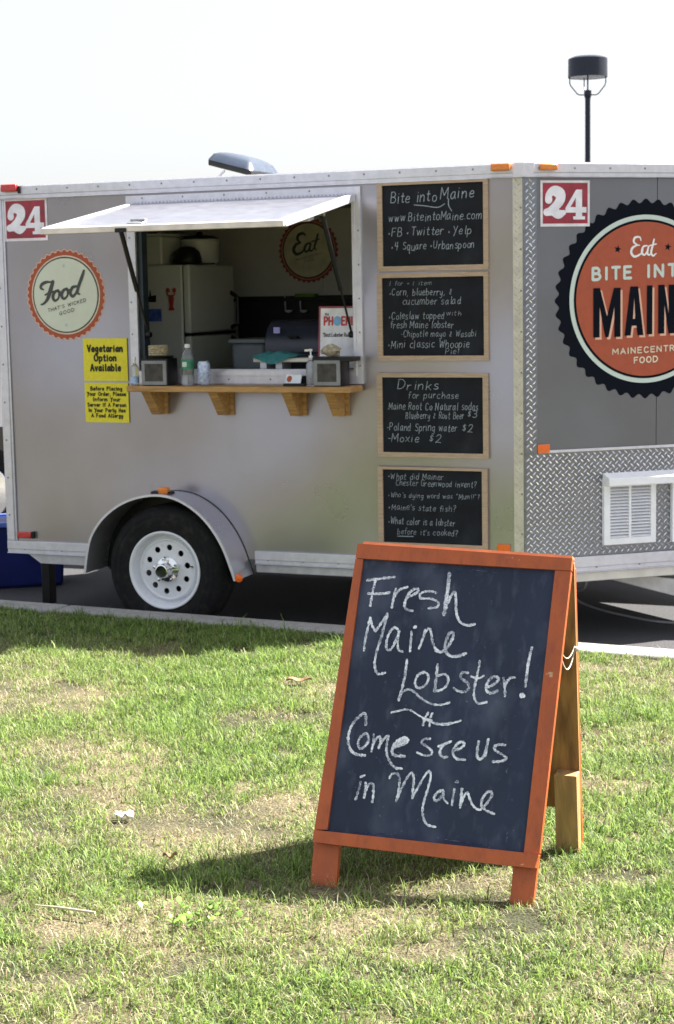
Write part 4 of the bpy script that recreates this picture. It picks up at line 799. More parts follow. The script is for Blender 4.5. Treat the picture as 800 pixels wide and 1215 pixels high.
# tubs beside fridge
x0, x1 = side(283, 420, .75)[0], side(322, 420, .75)[0]
tb = T('plastic_tub', 'tall grey translucent tub standing beside the fridge', 'plastic tub', ((x0+x1)/2, .8, .45), TM); mb = MB()
mb.quadbox([(x0+.03, .68, .452), (x1-.03, .68, .452), (x1-.03, .95, .452), (x0+.03, .95, .452), (x0, .65, 1.51), (x1, .65, 1.51), (x1, .98, 1.51), (x0, .98, 1.51)])
build('tub_body', mb, mat('grey_tub', (.22, .25, .28), .4, 0, .15, 6), tb, bevel=.02); build('tub_rim', MB().box(x0-.012, x1+.012, .64, .99, 1.511, 1.535), mat('grey_tub', (.22, .25, .28), .4), tb, bevel=.006)
cg = T('charcoal_grill', 'black cooker hood against the far wall', 'cooker', (-1.2, 1.45, .45), TM)
build('cooker_body', MB().box(-1.62, -.55, 1.15, 1.70, .452, 1.42), black, cg, bevel=.01); build('cooker_hood', MB().prism([(1.18, 1.421), (1.70, 1.421), (1.70, 1.70), (1.40, 1.72), (1.22, 1.60)], lambda u, v, h: (h, u, v), -1.60, -.57), mat('sooty_panel', (.014, .017, .017), .5), cg, bevel=.01)
# award sign in the window
x0, x1 = side(379, 400, .06)[0], side(423, 400, .06)[0]; z0, z1 = 1.392, 1.392+.325; lean = .10
af = lambda u, v, h: (u, .05+lean*(v-z0)-h, v)
aw = T('award_sign', 'white framed award paper with red border standing in the window corner', 'sign', ((x0+x1)/2, .06, z0), TM)
build('red_border', MB().mbox(x0-.005, x1, z0, z1, 0, .006, af), mat('maroon_card', (.30, .06, .09), .5), aw); build('paper', MB().mbox(x0+.006, x1-.008, z0+.010, z1-.010, .0065, .008, af), mat('paper_white', (.78, .80, .84), .6), aw)
mb = MB(); wd_ = x1-x0; letters(mb, 'PH', x0+.028, z1-.095, .040, af, .0095, 1.9, width=.048, track=1.6); letters(mb, 'ENIX', x0+.125, z1-.095, .040, af, .0095, 1.9, width=.085, track=1.6); build('lettering', mb, mat('award_red', (.50, .04, .05), .5), aw)
mb = MB(); mb.sheet([(x0+.100+.022*math.cos(a), z1-.075+.025*math.sin(a)) for a in np.linspace(0, 6.1, 18)], af, .0095); build('round_badge', mb, mat('award_blue', (.18, .42, .70), .5), aw)
mb = MB(); letters(mb, 'the', x0+.030, z1-.046, .013, af, .0095, 1.2, width=.022); letters(mb, '"Best Lobster Roll"', x0+.022, z1-.155, .019, af, .0095, 1.2, width=wd_-.05); build('lettering', mb, ink, aw)
# ================================================================== left edge: tote, jack, table
def world(name, label, cat, loc, group=None): return T(name, label, cat, loc, None, group)
bt = world('recycling_bin', 'blue plastic recycling bin behind the rear end of the trailer', 'recycling bin', (-2.0, 10.75, 0))
mb = MB(); c_, s_2 = math.cos(.25), math.sin(.25)
def bp_(u, v, z): return (-2.02+u*c_-v*s_2, 10.72+u*s_2+v*c_, z*.93)
mb.quadbox([bp_(*p) for p in [(-.24, -.17, .003), (.27, -.17, .003), (.27, .17, .003), (-.24, .17, .003), (-.29, -.21, .44), (.29, -.21, .44), (.29, .21, .44), (-.29, .21, .44)]])
build('bin_body', mb, bluep, bt, bevel=.02)
for a, b_, c1_, d_ in ((-.31, .31, -.23, -.205), (-.31, .31, .205, .23), (-.31, -.285, -.204, .204), (.285, .31, -.204, .204)):
    build('bin_rim', MB().quadbox([bp_(*p) for p in [(a, c1_, .42), (b_, c1_, .42), (b_, d_, .42), (a, d_, .42), (a, c1_, .455), (b_, c1_, .455), (b_, d_, .455), (a, d_, .455)]]), mat('blue_rim', (.10, .16, .5), .35), bt, bevel=.006)
jk = W2T((-1.72, 10.2, 0)); 
build('stabilizer_jack', MB().box(-2.955, -2.90, .25, .32, .03, .31).box(-2.965, -2.875, .22, .35, .001, .02), black, tr, bevel=.004)
# dark truck added beyond the trailer to shade the gap, bonnet showing at left
tk = T('shade_truck', 'dark truck added beyond the trailer for its shade, only its low front end showing at the left edge', 'truck', (-1.5, 3.8, 0), TM)
tkp = mat('dark_truck_paint', (.03, .032, .036), .3, .2, .1, coat=.5)
pf = [(-5.55, .32), (-5.55, .70), (-5.42, .80), (-4.55, .86), (-4.05, 1.42), (-3.6, 1.62), (-2.2, 1.66), (-2.15, 2.05), (3.9, 2.05), (3.9, .42), (-2.2, .42), (-2.25, .32)]
build('truck_body', MB().prism(pf, lambda u, v, h: (u, h, v), 2.60, 4.75), tkp, tk, bevel=.03)
build('side_glass', MB().prism([(-4.0, 1.02), (-3.85, 1.34), (-3.5, 1.52), (-2.7, 1.54), (-2.7, 1.02)], lambda u, v, h: (u, h, v), 2.592, 2.599), mat('dark_glass', (.02, .025, .03), .1, 0, .1), tk)
build('bumper', MB().box(-5.62, -5.40, 2.58, 4.77, .47, .60), mat('grey_bumper', (.12, .12, .13), .4, .3), tk, bevel=.02)
build('sill_trim', MB().box(-5.1, -2.4, 2.588, 2.599, .50, .55), trim, tk, bevel=.003)
for xx in (-4.85, 1.2):
    for yy in (2.585, 4.52):
        wt = build('wheel', MB().lathe([(.12, 0), (.33, .0), (.36, .04), (.36, .18), (.33, .22), (.12, .22)], (xx, yy, .36), (0, 1, 0), 32), rubber, tk, smooth='auto')
        build('wheel_disc', MB().lathe([(.02, -.006), (.19, -.004), (.20, .0)], (xx, yy, .36), (0, 1, 0), 24, cap=False), chrome, wt)
# cable under the nose
cab = []
for px, py, z in ((699, 690, .30), (694, 697, .22), (686, 702, .13), (682, 707, .07), (690, 715, .03), (715, 724, .012), (740, 730, .012), (770, 736, .012), (800, 739, .012), (840, 741, .012)):
    cab.append(tuple(gr(px, py, z)))
cab[0] = tuple(np.array(cab[1])+np.array([.03, .0, .12]))
cb_ = world('power_cable', 'grey power cable curling down under the trailer nose onto the asphalt', 'cable', (cab[0][0], cab[0][1], 0)); build('cable_run', MB().tube(smooth_pts(cab, 6), .0065, 8), mat('grey_cable', (.30, .31, .33), .5), cb_, smooth=True)
# street lamp, far behind
lp = np.array([697.5, 190]); LD = 26.; d = ray(697.5, 105); lx = CC+d*(LD/d[1]); kpx = LD/F
ld = world('street_lamp', 'dark blue post lamp with drum shade rising behind the trailer roof', 'street lamp', (lx[0], LD, 0)); X, Y = lx[0], LD
def lz(py, px=697.5): dd = ray(px, py); return (CC+dd*(LD/dd[1]))[2]
build('post', MB().lathe([(.10, 0), (.10, .3), (.042, .35), (.040, lz(115)), (.030+.012, lz(114))], (X, Y, 0), n=16), lampm, ld, smooth='auto')
build('collar', MB().lathe([(.04, lz(122)), (.042, lz(117)), (.055, lz(113)), (.055, lz(107.5)), (.04, lz(107))], (X, Y, 0), n=16), lampm, ld)
zt_, zb_ = lz(69), lz(92)
build('shade', MB().lathe([(.02, zt_+.03), (.22, zt_+.02), (.287, zt_-.01), (.290, zb_), (.282, zb_), (.279, zt_-.03), (.02, zt_-.02)], (X, Y, 0), n=40), lampm, ld, smooth='auto')
build('lens', MB().lathe([(.01, zb_+.07), (.24, zb_+.05), (.275, zb_+.005)], (X, Y, 0), n=32, cap=False), mat('frosted_lens', (.75, .78, .82), .4), ld)
build('stem', MB().tube([(X, Y, lz(108)), (X, Y, zb_+.06)], .012, 8), lampm, ld)
for k in range(3):
    a = R_((0, 180, 90)[k]+3); c2, s2 = math.cos(a), math.sin(a)
    build('arm', MB().tube([(X+r_*c2, Y+r_*s2, z) for r_, z in ((.03, lz(112.5)), (.13, lz(112.5)), (.16, lz(111)), (.255, lz(101.5)), (.268, lz(98)), (.268, lz(90)))], .009, 8), lampm, ld)
# ================================================================== the sandwich board on the lawn
SP = dict(x=-.097, y=4.6386, z=.1605, yaw=-.3327, lean=.4049, roll=-.0293)
su = np.array([math.cos(SP['yaw']), math.sin(SP['yaw']), 0]); sn = np.array([-math.sin(SP['yaw']), math.cos(SP['yaw']), 0])
sv = np.array([0, 0, 1])*math.cos(SP['lean'])+sn*math.sin(SP['lean'])
SU = su*math.cos(SP['roll'])+sv*math.sin(SP['roll']); SV = sv*math.cos(SP['roll'])-su*math.sin(SP['roll']); SN = np.cross(SU, SV); SO = np.array([SP['x'], SP['y'], SP['z']])
if SN[1] > 0: SN = -SN
def bd_(px, py, off=0):                                          # pixel -> board coordinates (across, up)
    q = hit(px, py, SO+SN*off, SN)-SO; return (q@SU, q@SV)
sf = lambda u, v, h: tuple(SO+SU*u+SV*v+SN*h)                     # h = towards the viewer
sb = world('sandwich_board', 'orange framed sandwich board on the grass with chalk lettering Fresh Maine Lobster', 'sandwich board', tuple(SO))
oTL, oTR, oBR, oBL = bd_(425, 645.5), bd_(679.5, 663), bd_(635.5, 1031), bd_(372.8, 999.5)
iTL, iTR, iBR, iBL = bd_(431.5, 663.8), bd_(659, 677), bd_(622, 1012), bd_(389, 984.5)
rTL, rTR = bd_(373.5, 984.5), bd_(640.5, 1013.5)
def bar(name, q4, h0, h1, m=orange, bev=.003): return build(name, MB().prism(q4, sf, h0, h1), m, sb, bevel=bev)
e = .0012
bar('frame_rail', [(oTL[0], iTL[1]+e), (oTR[0], iTR[1]+e), oTR, oTL], -.018, .006)
bar('frame_stile', [rTL, (iBL[0], iBL[1]), (iTL[0], iTL[1]), (oTL[0]-.0005, iTL[1]-e*0)], -.018, .004)
bar('frame_stile', [(iBR[0], iBR[1]), rTR, (oTR[0], iTR[1]), (iTR[0], iTR[1])], -.018, .004)
bar('frame_rail', [oBL, oBR, (rTR[0], rTR[1]-e), (rTL[0], rTL[1]-e)], -.016, .011)
build('chalkboard', MB().prism([(iBL[0]-.01, iBL[1]-.012), (iBR[0]+.01, iBR[1]-.012), (iTR[0]+.01, iTR[1]+.012), (iTL[0]-.01, iTL[1]+.012)], sf, -.012, -.004), chalkb, sb)
def footc(px, py): return bd_(px, py, -.03)
L4 = [footc(369.5, 1052), footc(400.5, 1053), footc(405, 985), footc(376, 981)]; R4 = [footc(604.5, 1084), footc(632, 1084), footc(647, 962), footc(617, 962)]
bar('leg', L4, -.040, -.019); bar('leg', R4, -.040, -.019)
# right leg board carries on upward behind the stile, seen edge-on
bar('back_batten', [bd_(629, 960, -.03), bd_(642.5, 962, -.03), bd_(642.8, 945, -.03), bd_(632, 943, -.03)], -.040, -.0195) if False else None
# top cap strip (sunlight put into its paler orange)
build('top_strip', MB().prism([(oTL[0]+.014, oTL[1]+.0005), (oTR[0]-.002, oTR[1]+.0005), (oTR[0]-.002, oTR[1]+.010), (oTL[0]+.014, oTL[1]+.010)], sf, -.034, -.004), mat('orange_edge_sun_tint', (.60, .24, .10), .55, 0, .15), sb, bevel=.002)
# rear panel
bR = gr(690, 1004); topR = np.array(sf(oTR[0]-.001, oTR[1]-.006, -.030)); topL = np.array(sf(oTL[0]+.002, oTL[1]-.006, -.030))
RV = bR-topR; RL = np.linalg.norm(RV); RV /= RL; RU = (topL-topR); RU /= np.linalg.norm(RU); RN = np.cross(RU, RV); RN /= np.linalg.norm(RN)
if RN[1] < 0: RN = -RN
RU = np.cross(RV, RN); RU = RU if RU[0] < 0 else -RU
WB = np.linalg.norm(topL-topR)
rf_ = lambda u, v, h: tuple(topR+RU*u+RV*v+RN*h)                    # u to the left, v down, h away from viewer
vb = RL*.865
build('rear_panel', MB().prism([(0, 0), (WB, 0), (WB+.01, vb), (0.0, vb)], rf_, 0, .010), ply, sb, bevel=.001)
for ua in (0, WB-.045): build('rear_stile', MB().prism([(ua, .02), (ua+.045, .02), (ua+.045, RL), (ua, RL)], rf_, .0105, .026), orange, sb, bevel=.003)
build('rear_rail', MB().prism([(.046, .02), (WB-.046, .02), (WB-.046, .065), (.046, .065)], rf_, .0105, .026), orange, sb, bevel=.003)
vt = RL*.725
for ua in (.0, WB-.066): build('rear_leg', MB().prism([(ua, vt), (ua+.066, vt), (ua+.066, RL+.02), (ua, RL+.02)], rf_, -.0415, -.0005), post, sb, bevel=.003)
build('hinge', MB().tube([tuple(topR+RU*.06), tuple(topR+RU*.12)], .007, 8), screwm, sb); build('hinge', MB().tube([tuple(topR+RU*(WB-.12)), tuple(topR+RU*(WB-.06))], .007, 8), screwm, sb)
# rope between the two leaves
pA = np.array(sf(bd_(664, 768)[0]-.004, bd_(664, 768)[1], -.02)); pB = topR+RV*((763-664)/(1004-664)*RL)+RU*.004-RN*.004
def ropepts(a, b_, sag, n=12): return [tuple(a+(b_-a)*t-np.array([0, 0, 1])*sag*math.sin(math.pi*t)**.8) for t in np.linspace(0, 1, n)]
build('rope', MB().tube(ropepts(pA, pB, .060), .0020, 6), rope, sb); build('rope', MB().tube(ropepts(pA+np.array([0, 0, .006]), pB+np.array([0, 0, .008]), .035), .0017, 6), rope, sb)
mb = MB()
for p in (pA, pB): mb.lathe([(.001, -.007), (.007, -.004), (.008, .001), (.006, .006), (.001, .008)], tuple(p+np.array([.004, -.004, 0])), (1, 0, .3), 8)
build('rope_knot', mb, rope, sb)
# chalk lettering traced on the board plane
chk = chalkmat('white_chalk', (.80, .84, .90), (.09, .11, .17), .465)
CR = dict(A=(380, 660, .1875), B=(500, 660, .225), C=(380, 770, .225), D=(480, 830, .225), E=(380, 880, .225))
def tr_(cr, pts): 
    ox, oy, s = CR[cr]; return [bd_(ox+x*s, oy+y*s, -.004) for x, y in pts]
TX = [('A', 17, [(298, 153), (360, 145), (420, 138), (475, 130)]), ('A', 16, [(350, 148), (342, 190), (330, 240), (318, 312)]), ('A', 16, [(305, 236), (350, 238), (400, 236), (438, 230)]),
 ('A', 15, [(480, 203), (470, 240), (460, 290), (454, 325)]), ('A', 14, [(470, 262), (485, 235), (510, 208), (552, 196)]),
 ('A', 17, [(552, 258), (590, 245), (622, 222), (615, 208), (590, 212), (560, 240), (542, 280), (536, 315), (548, 338), (585, 346)]),
 ('A', 15, [(738, 232), (700, 222), (655, 228), (632, 245), (640, 268), (690, 268), (735, 282), (752, 305), (735, 325), (685, 330)]),
 ('B', 19, [(148, 88), (144, 150), (134, 220), (120, 308)]), ('B', 15, [(124, 290), (145, 235), (165, 200), (178, 192), (184, 225), (184, 275), (192, 322), (215, 355), (250, 365), (284, 360)]),
 ('A', 16, [(278, 596), (284, 540), (298, 470), (318, 388)]), ('A', 16, [(316, 392), (330, 440), (352, 476)]), ('A', 16, [(352, 476), (385, 425), (425, 365)]), ('A', 17, [(424, 368), (408, 440), (385, 520), (362, 590), (350, 640), (346, 700), (366, 745), (412, 738)]),
 ('A', 16, [(492, 462), (470, 452), (445, 475), (424, 525), (420, 580), (438, 596), (465, 565), (490, 510), (500, 475)]), ('A', 14, [(500, 478), (492, 530), (496, 590), (522, 606)]),
 ('A', 14, [(580, 478), (574, 540), (570, 604)]), ('A', 17, [(596, 450), (602, 446)]),
 ('A', 15, [(664, 466), (652, 520), (626, 584)]), ('A', 15, [(640, 548), (660, 495), (688, 458), (702, 480), (710, 530), (724, 575), (760, 608), (800, 600)]),
 ('B', 15, [(125, 498), (150, 462), (168, 425), (166, 402), (148, 408), (134, 440), (126, 480), (135, 512), (165, 528), (200, 526), (236, 512)]), ('B', 15, [(75, 498), (100, 505), (126, 496)]),
 ('C', 14, [(458, 58), (452, 110), (442, 170), (428, 225), (414, 270)]), ('C', 12, [(414, 262), (432, 232), (460, 214), (490, 222), (530, 258), (575, 286), (625, 296), (682, 283)]),
 ('C', 13, [(545, 124), (518, 136), (502, 172), (508, 200), (532, 206), (560, 185), (572, 150), (562, 128), (542, 122)]),
 ('C', 14, [(620, 82), (614, 140), (604, 222)]), ('C', 13, [(604, 222), (635, 218), (668, 192), (676, 155), (656, 134), (624, 142)]),
 ('C', 13, [(780, 126), (755, 124), (740, 142), (752, 162), (780, 182), (784, 210), (758, 228), (728, 222), (706, 208)]),
 ('B', 12, [(310, 552), (302, 600), (288, 660), (278, 715), (284, 755), (305, 778), (342, 770)]), ('B', 12, [(264, 636), (300, 644), (330, 632)]),
 ('B', 14, [(345, 692), (375, 680), (400, 662), (408, 645), (390, 634), (362, 648), (342, 685), (346, 712), (372, 722), (402, 710)]),
 ('B', 13, [(434, 644), (440, 690), (442, 738)]), ('B', 13, [(440, 690), (454, 660), (472, 642), (494, 640)]),
 ('B', 13, [(584, 482), (572, 530), (560, 590), (550, 686)]), ('B', 15, [(576, 510), (560, 600), (551, 670)]), ('B', 24, [(533, 735), (540, 737)]),
 ('C', 10, [(374, 336), (410, 328), (450, 320), (480, 326), (520, 350), (560, 372), (610, 394), (665, 400), (705, 390), (744, 378)]), ('C', 12, [(570, 336), (555, 365), (543, 400)]), ('C', 12, [(592, 340), (580, 372), (578, 408)]), ('C', 11, [(545, 366), (590, 378)]), ('C', 12, [(600, 392), (650, 396), (690, 390)]),
 ('C', 14, [(240, 400), (240, 345), (222, 344), (190, 372), (160, 420), (148, 475), (158, 525), (190, 556), (236, 562)]),
 ('C', 13, [(236, 448), (212, 465), (200, 500), (212, 526), (238, 512), (256, 480), (250, 450), (236, 446)]),
 ('C', 12, [(284, 452), (280, 500), (270, 540)]), ('C', 12, [(276, 515), (296, 475), (316, 462), (318, 490), (310, 522)]), ('C', 13, [(312, 515), (332, 480), (360, 458), (352, 500), (352, 550), (368, 595), (395, 625), (432, 632)]),
 ('C', 16, [(390, 518), (430, 505), (462, 488), (455, 470), (420, 478), (392, 505), (380, 540), (395, 562), (445, 566)]), ('C', 13, [(410, 492), (448, 478), (440, 494), (412, 504)]),
 ('C', 12, [(578, 474), (548, 476), (536, 496), (562, 514), (590, 540), (582, 560), (548, 562), (512, 546)]),
 ('C', 13, [(692, 488), (660, 500), (624, 514)]), ('C', 13, [(664, 498), (638, 522), (632, 552), (648, 570), (672, 570)]),
 ('C', 13, [(702, 534), (735, 526), (760, 506), (750, 490), (724, 500), (704, 528), (702, 556), (722, 580), (764, 584)]),
 ('D', 13, [(392, 222), (384, 270), (384, 300), (400, 316), (420, 296), (434, 250), (442, 210)]), ('D', 12, [(442, 212), (434, 262), (428, 300)]), ('D', 13, [(532, 240), (500, 238), (472, 252), (486, 274), (520, 292), (538, 312), (510, 326), (464, 328)]),
 ('E', 13, [(214, 212), (204, 255), (188, 304)]), ('E', 13, [(214, 186), (236, 177)]), ('E', 14, [(242, 218), (240, 255), (232, 296)]), ('E', 13, [(238, 265), (258, 225), (280, 226), (282, 265), (276, 316)]),
 ('E', 12, [(366, 192), (382, 170), (408, 170), (420, 195), (416, 250), (402, 316)]), ('E', 12, [(404, 312), (428, 250), (460, 190), (484, 164), (494, 195), (490, 250), (486, 298)]), ('E', 12, [(486, 296), (520, 235), (555, 175), (576, 156), (584, 180), (572, 235), (552, 300), (540, 355), (546, 405), (566, 438), (608, 450)]),
 ('E', 13, [(648, 256), (622, 266), (602, 292), (608, 312), (632, 300), (652, 262)]), ('E', 12, [(652, 262), (652, 300), (674, 326)]), ('E', 12, [(708, 252), (702, 290), (696, 332)]), ('E', 16, [(716, 214), (722, 212)]),
 ('D', 13, [(304, 472), (300, 520), (294, 570)]), ('D', 12, [(298, 556), (316, 510), (332, 490), (344, 520), (364, 562), (395, 582), (420, 568)]), ('D', 13, [(416, 570), (440, 540), (462, 505), (456, 486), (434, 492), (410, 528), (408, 560), (436, 588), (474, 604)]),
]
mb = MB()
for cr, wpx, pts in TX:
    sc = CR[cr][2]*wpx*.00225*1.03; q = smooth_pts(tr_(cr, pts), 7); n = len(q)
    ww = [sc*(1+.18*math.sin(i*1.7+len(mb.v))+random.uniform(-.26, .26)) for i in range(n)]
    mb.stroke([(p[0]+random.gauss(0, .0004), p[1]+random.gauss(0, .0004)) for p in q], ww, sf, -.0034)
build('chalk_writing', mb, chk, sb, label='white chalk lettering')
# faint chalk smears and chips along the edge
sm = chalkmat('chalk_dust', (.16, .19, .27), (.024, .036, .078), .56); mb = MB()
for px, py, L, wd_ in ((524, 1010-12, 0, 0),): pass
for px0, py0, px1, py1, wd_ in ((602, 988, 601, 999, .006), (417, 913, 426, 925, .004), (452, 905, 446, 898, .004), (560, 676, 590, 680, .003), (470, 671, 476, 676, .003), (420, 986.5, 470, 991, .003), (528, 996, 580, 1004, .003), (541, 676, 545, 681, .005)):
    mb.stroke([bd_(px0, py0, -.004), bd_((px0+px1)/2+1, (py0+py1)/2, -.004), bd_(px1, py1, -.004)], [wd_*.6, wd_, wd_*.5], sf, -.0036)
build('chalk_smears', mb, sm, sb, kind='stuff')
# ================================================================== grass
def vnoise(x, y, s, seed):
    r = np.random.default_rng(seed); Gd = r.random((256, 256)); X = x*s+100; Y = y*s+100; xi = np.floor(X).astype(int); yi = np.floor(Y).astype(int); fx = X-xi; fy = Y-yi
    fx = fx*fx*(3-2*fx); fy = fy*fy*(3-2*fy); a = Gd[xi % 256, yi % 256]; b = Gd[(xi+1) % 256, yi % 256]; c = Gd[xi % 256, (yi+1) % 256]; d = Gd[(xi+1) % 256, (yi+1) % 256]
    return (a*(1-fx)+b*fx)*(1-fy)+(c*(1-fx)+d*fx)*fy
bare = [(gr(40, 825), .55, .20), (gr(240, 985), .42, .17), (gr(90, 890), .40, .12), (gr(330, 960), .30, .12), (gr(720, 930), .22, .08), (gr(560, 1050), .12, .05), (gr(90, 1100), .16, .06), (gr(460, 830), .2, .1), (gr(350, 808), .10, .05), (gr(330, 850), .3, .07), (gr(740, 1040), .18, .05), (gr(60, 1160), .15, .05), (gr(700, 792), .3, .05), (gr(520, 1130), .2, .04), (gr(100, 940), .3, .06)]
def dryness(x, y):
    d = .55*vnoise(x, y, 2.3, 1)+.30*vnoise(x, y, 6.1, 2)+.15*vnoise(x, y, 17., 3)-.12
    for c, ax_, ay in bare: d = np.maximum(d, .98*np.exp(-(((x-c[0])/ax_)**2+((y-c[1])/(ay*2.2))**2)*1.1)*(.55+.6*vnoise(x, y, 9., 5)))
    return d*(1-.45*np.clip((y-(kf(x)-.75))/.5, 0, 1)*(x < .3))  # less straw by the left kerb, trailer's shade put into the grass colour
FEET = [(gr(385, 1052)[0], gr(385, 1052)[1]-.025, .05), (gr(618, 1084)[0], gr(618, 1084)[1]-.025, .05)]
def field(name, N, x0, x1, y0, y1, frust=True, hs=1., seed=1, tufts=0):
    r = np.random.default_rng(seed); x = r.uniform(x0, x1, N); y = r.uniform(y0, y1, N)
    if tufts:
        tc_ = r.integers(0, tufts, N); sp = r.uniform(.010, .034, tufts)[tc_]; x = r.uniform(x0, x1, tufts)[tc_]+r.normal(0, 1, N)*sp; y = r.uniform(y0, y1, tufts)[tc_]+r.normal(0, 1, N)*sp
    keep = (y < kf(x)+.004)
    if frust: keep &= (np.abs(x-.0) < .205*y+.55)
    for fx_, fy_, rr_ in FEET: keep &= ((x-fx_)**2+((y-fy_)*.8)**2 > (rr_*r.uniform(.6, 1.25, N))**2)
    x, y = x[keep], y[keep]; dr = dryness(x, y); cl = np.clip(1.5*(vnoise(x, y, 26., 4)*.5+vnoise(x, y, 9., 8)*.5)-.25, 0, 1.15)
    hole = 1-.75*np.clip((vnoise(x, y, 15., 21)*.6+vnoise(x, y, 5., 22)*.4-.60)*7, 0, 1)
    keep = r.random(len(x)) < hole*np.clip(1.25-1.35*np.clip(dr-.30, 0, 1)*1.1-.55*(1-cl), .13, 1); x, y, dr, cl = x[keep], y[keep], dr[keep], cl[keep]; n = len(x)
    strawp = np.clip((dr-.17)*1.15, .10, .82); straw = r.random(n) < strawp
    L = (r.gamma(4, .0054, n)*(.42+1.15*cl)*np.where(straw, .9, 1.)*(1-.3*np.clip(dr, 0, 1))+.012)*hs
    flat = np.where(straw, r.uniform(.7, 1.75, n), r.uniform(.25, 1.55, n)); az = r.uniform(0, 2*np.pi, n); W = r.gamma(5, .00048, n)*np.where(straw, .62, 1.)
    dx, dy = np.cos(az), np.sin(az); px, py = -dy, dx; z0 = np.full(n, GZ-.014)
    a1 = flat*.62; a2 = np.minimum(flat*1.2+.3, 1.9)
    mx_, mz = np.sin(a1)*L*.5, np.cos(a1)*L*.5; tx, tz = mx_+np.sin(a2)*L*.5, mz+np.cos(a2)*L*.5
    tw = r.uniform(-1, 1, n)*.6; V = np.zeros((n, 5, 3))
    for k, (off, zz, ww) in enumerate(((0, 0, 1.), (0, 0, -1.), (mx_, mz, .85), (mx_, mz, -.85), (tx, tz, 0))):
        V[:, k, 0] = x+dx*off+px*W*ww*.5; V[:, k, 1] = y+dy*off+py*W*ww*.5; V[:, k, 2] = z0+zz
    V[:, :, 2] += .006*vnoise(x, y, 5., 9)[:, None]
    me = bpy.data.meshes.new(name); me.vertices.add(n*5); me.vertices.foreach_set('co', V.ravel())
    base = (np.arange(n)*5)[:, None]; loops = np.concatenate([base+np.array([0, 1, 3, 2]), base+np.array([2, 3, 4])], 1).ravel()
    me.loops.add(n*7); me.loops.foreach_set('vertex_index', loops.astype(np.int32)); me.polygons.add(n*2)
    ls = ((np.arange(n)*7)[:, None]+np.array([0, 4])).ravel(); me.polygons.foreach_set('loop_start', ls.astype(np.int32))
    me.update(calc_edges=True)
    gcol = np.array([.125, .235, .040])*(1+.0*x[:, None]); lime = np.array([.29, .42, .10]); dark = np.array([.035, .085, .022])
    t1 = r.random(n)[:, None]; c = np.where(t1 < .35, gcol, np.where(t1 < .75, lime, dark))*(.75+.5*r.random(n)[:, None])
    c = c*(1-.35*np.clip(dr, 0, 1))[:, None]+np.array([.30, .27, .10])*(.35*np.clip(dr, 0, 1))[:, None]
    sc = np.array([.56, .51, .34])*(.6+.65*r.random(n)[:, None]); sc = np.where(r.random(n)[:, None] < .25, np.array([.30, .22, .12]), sc); c = np.where(straw[:, None], sc, c)
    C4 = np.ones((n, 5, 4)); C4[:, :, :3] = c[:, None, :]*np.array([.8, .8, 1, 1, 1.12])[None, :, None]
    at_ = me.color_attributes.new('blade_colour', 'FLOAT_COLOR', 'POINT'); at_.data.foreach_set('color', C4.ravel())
    o = bpy.data.objects.new(name, me); COL.objects.link(o); me.materials.append(grassm); tag(o, 'short patchy lawn grass mixed with dry straw in front of the kerb', None, None, 'stuff'); o['category'] = 'grass'; return o
grassm = bpy.data.materials.new('grass_blade'); grassm.use_nodes = True; t = grassm.node_tree; b = t.nodes['Principled BSDF']; b.inputs['Roughness'].default_value = .5; b.inputs['Specular IOR Level'].default_value = .35
ca = t.nodes.new('ShaderNodeVertexColor'); ca.layer_name = 'blade_colour'; t.links.new(ca.outputs[0], b.inputs['Base Color'])
tl = t.nodes.new('ShaderNodeBsdfTranslucent'); mxs = t.nodes.new('ShaderNodeMixShader'); mxs.inputs[0].default_value = .45
t.links.new(ca.outputs[0], tl.inputs[0]); t.links.new(b.outputs[0], mxs.inputs[1]); t.links.new(tl.outputs[0], mxs.inputs[2]); t.links.new(mxs.outputs[0], t.nodes['Material Output'].inputs[0])
field('grass', 900000, -2.9, 2.6, 3.2, 9.6, True, 1.0, 3)
field('grass_tufts', 95000, -2.6, 2.4, 3.2, 9.4, True, 1.55, 6, 2600)
field('outer_grass', 120000, -7, 7, 0.5, 10, False, 1.15, 4)
gv = MB(); random.seed(5)                                     # grit swept against the back of the kerb
for k in range(900):
    x = random.uniform(-3.2, 2.4); y = kb(x)+abs(random.gauss(0, .22))+.01; r_ = random.uniform(.002, .006); z = .001; q = len(gv.v)
    a = random.uniform(0, 6.28); gv.v += [(x+r_*math.cos(a+i*2.1)*random.uniform(.7, 1.2), y+r_*math.sin(a+i*2.1), z) for i in range(3)]+[(x, y, z+r_*random.uniform(.6, 1.1))]
    for f_ in ((0, 1, 3), (1, 2, 3), (2, 0, 3)): gv.f.append(tuple(q+i for i in f_)); gv.m.append(0)
tag(build('gravel', gv, mat('grit', (.22, .21, .19), .9, 0, .4, 50)), 'loose grit lying along the back of the kerb', kind='stuff')
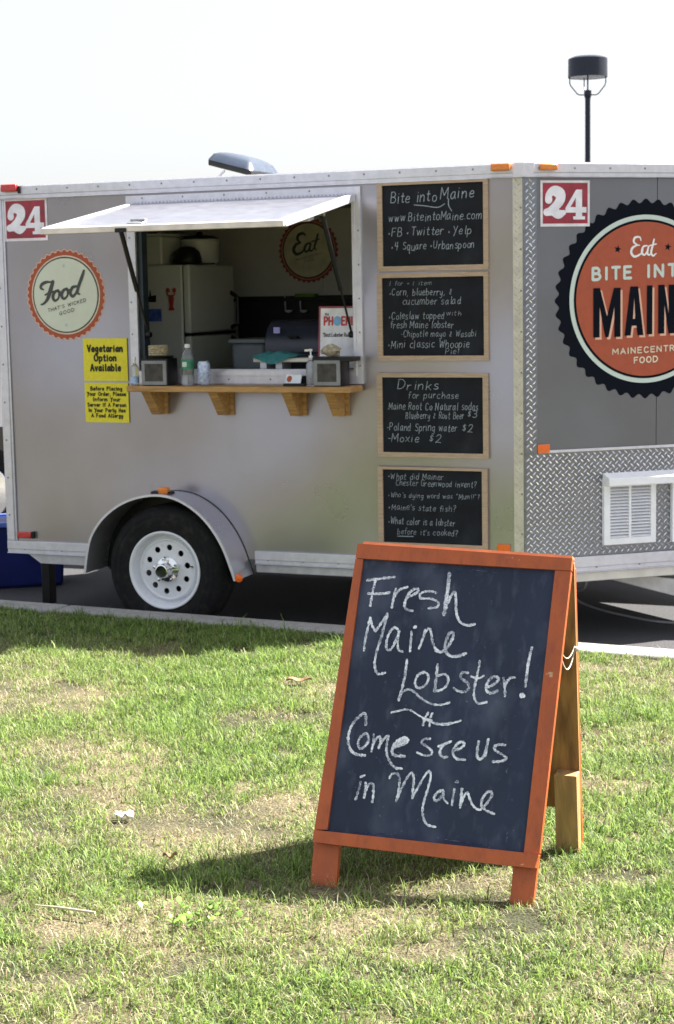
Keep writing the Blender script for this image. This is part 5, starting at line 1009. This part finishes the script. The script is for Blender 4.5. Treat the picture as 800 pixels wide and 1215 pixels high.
# leafy weeds, stick, litter
leafm = mat('weed_leaf', (.14, .25, .03), .5, 0, .3, 40)
for px, py, nl, sz, lab in ((238, 1096, 60, .015, 'bigger clump of broadleaf weed in the lawn right of the stick'), (190, 1090, 12, .012, 'small flat weed between the pale stick and the bigger weed clump'), (700, 870, 10, .012, 'tiny leafy weed in the grass right of the sandwich board')):
    c = gr(px, py); t_ = world('weed_plant', lab, 'weed', (c[0], c[1], GZ))
    for k in range(nl):
        a = random.uniform(0, 6.28); r_ = random.uniform(.01, .09)*sz/.018; o = np.array([c[0]+r_*math.cos(a)*1.6, c[1]+r_*math.sin(a), GZ+random.uniform(.012, .035)]); s_3 = sz*random.uniform(.6, 1.15); th_ = random.uniform(0, 6.28); tl_ = random.uniform(-1.0, 1.0); mb = MB()
        pts = [(0, 0), (.35, .42), (.8, .5), (1.15, .25), (1.3, 0), (1.15, -.25), (.8, -.5), (.35, -.42)]
        mb.v = [tuple(o+np.array([(p[0]*math.cos(th_)-p[1]*math.sin(th_))*s_3, (p[0]*math.sin(th_)+p[1]*math.cos(th_))*s_3, (p[0]*tl_+abs(p[1])*.3)*s_3])) for p in pts]; mb.f = [(0, 1, 2, 6, 7), (2, 3, 4, 5, 6)]; mb.m = [0, 0]
        build('leaf', mb, leafm, t_)
a, b_ = gr(42, 1074, GZ+.012), gr(113, 1083, GZ+.015); t_ = world('stick', 'pale dry stick lying in the lawn at the left', 'stick', tuple(a))
build('stick_shaft', MB().tube([tuple(a), tuple(a*.6+b_*.4+np.array([0, 0, .002])), tuple(b_)], [.002, .0038, .0042], 8), mat('dry_stick', (.42, .38, .27), .7, 0, .15), t_)
c = gr(148, 968, GZ+.006); t_ = world('crumpled_paper', 'scrap of crumpled white paper lying on the lawn', 'litter', tuple(c)); mb = MB(); gv = {}
for i in range(8):
    for j in range(6): gv[i, j] = len(mb.v); mb.v.append((c[0]-.032+.062*i/7+random.uniform(-.004, .004), c[1]-.022+.045*j/5, c[2]+random.uniform(.0, .016)))
for i in range(7):
    for j in range(5): mb.f.append((gv[i, j], gv[i+1, j], gv[i+1, j+1], gv[i, j+1])); mb.m.append(0)
build('paper_scrap', mb, mat('dull_paper', (.5, .5, .5), .8), t_)
for px, py, lab in ((355, 808, 'brown dead leaf lying on the lawn left of the sandwich board'), (202, 1017, 'small curled brown leaf by the tip of the board shadow')):
    c = gr(px, py, GZ+.008); s_4 = .055 if px == 355 else .022; t_ = world('dead_leaf', lab, 'dead leaf', tuple(c)); mb = MB(); n = 9
    for i in range(n+1):
        w_ = math.sin(math.pi*(i+.3)/(n+.6))*s_4*.55
        for k, sg in enumerate((-1, 0, 1)): mb.v.append((c[0]-s_4+2*s_4*i/n, c[1]+sg*w_, c[2]+.010*abs(sg)+.006*math.sin(i)))
    for i in range(n):
        for k in range(2): q = i*3+k; mb.f.append((q, q+3, q+4, q+1)); mb.m.append(0)
    build('leaf_blade', mb, mat('dead_leaf_brown', (.24, .15, .08), .8, 0, .3, 60), t_)
bpy.context.view_layer.update()
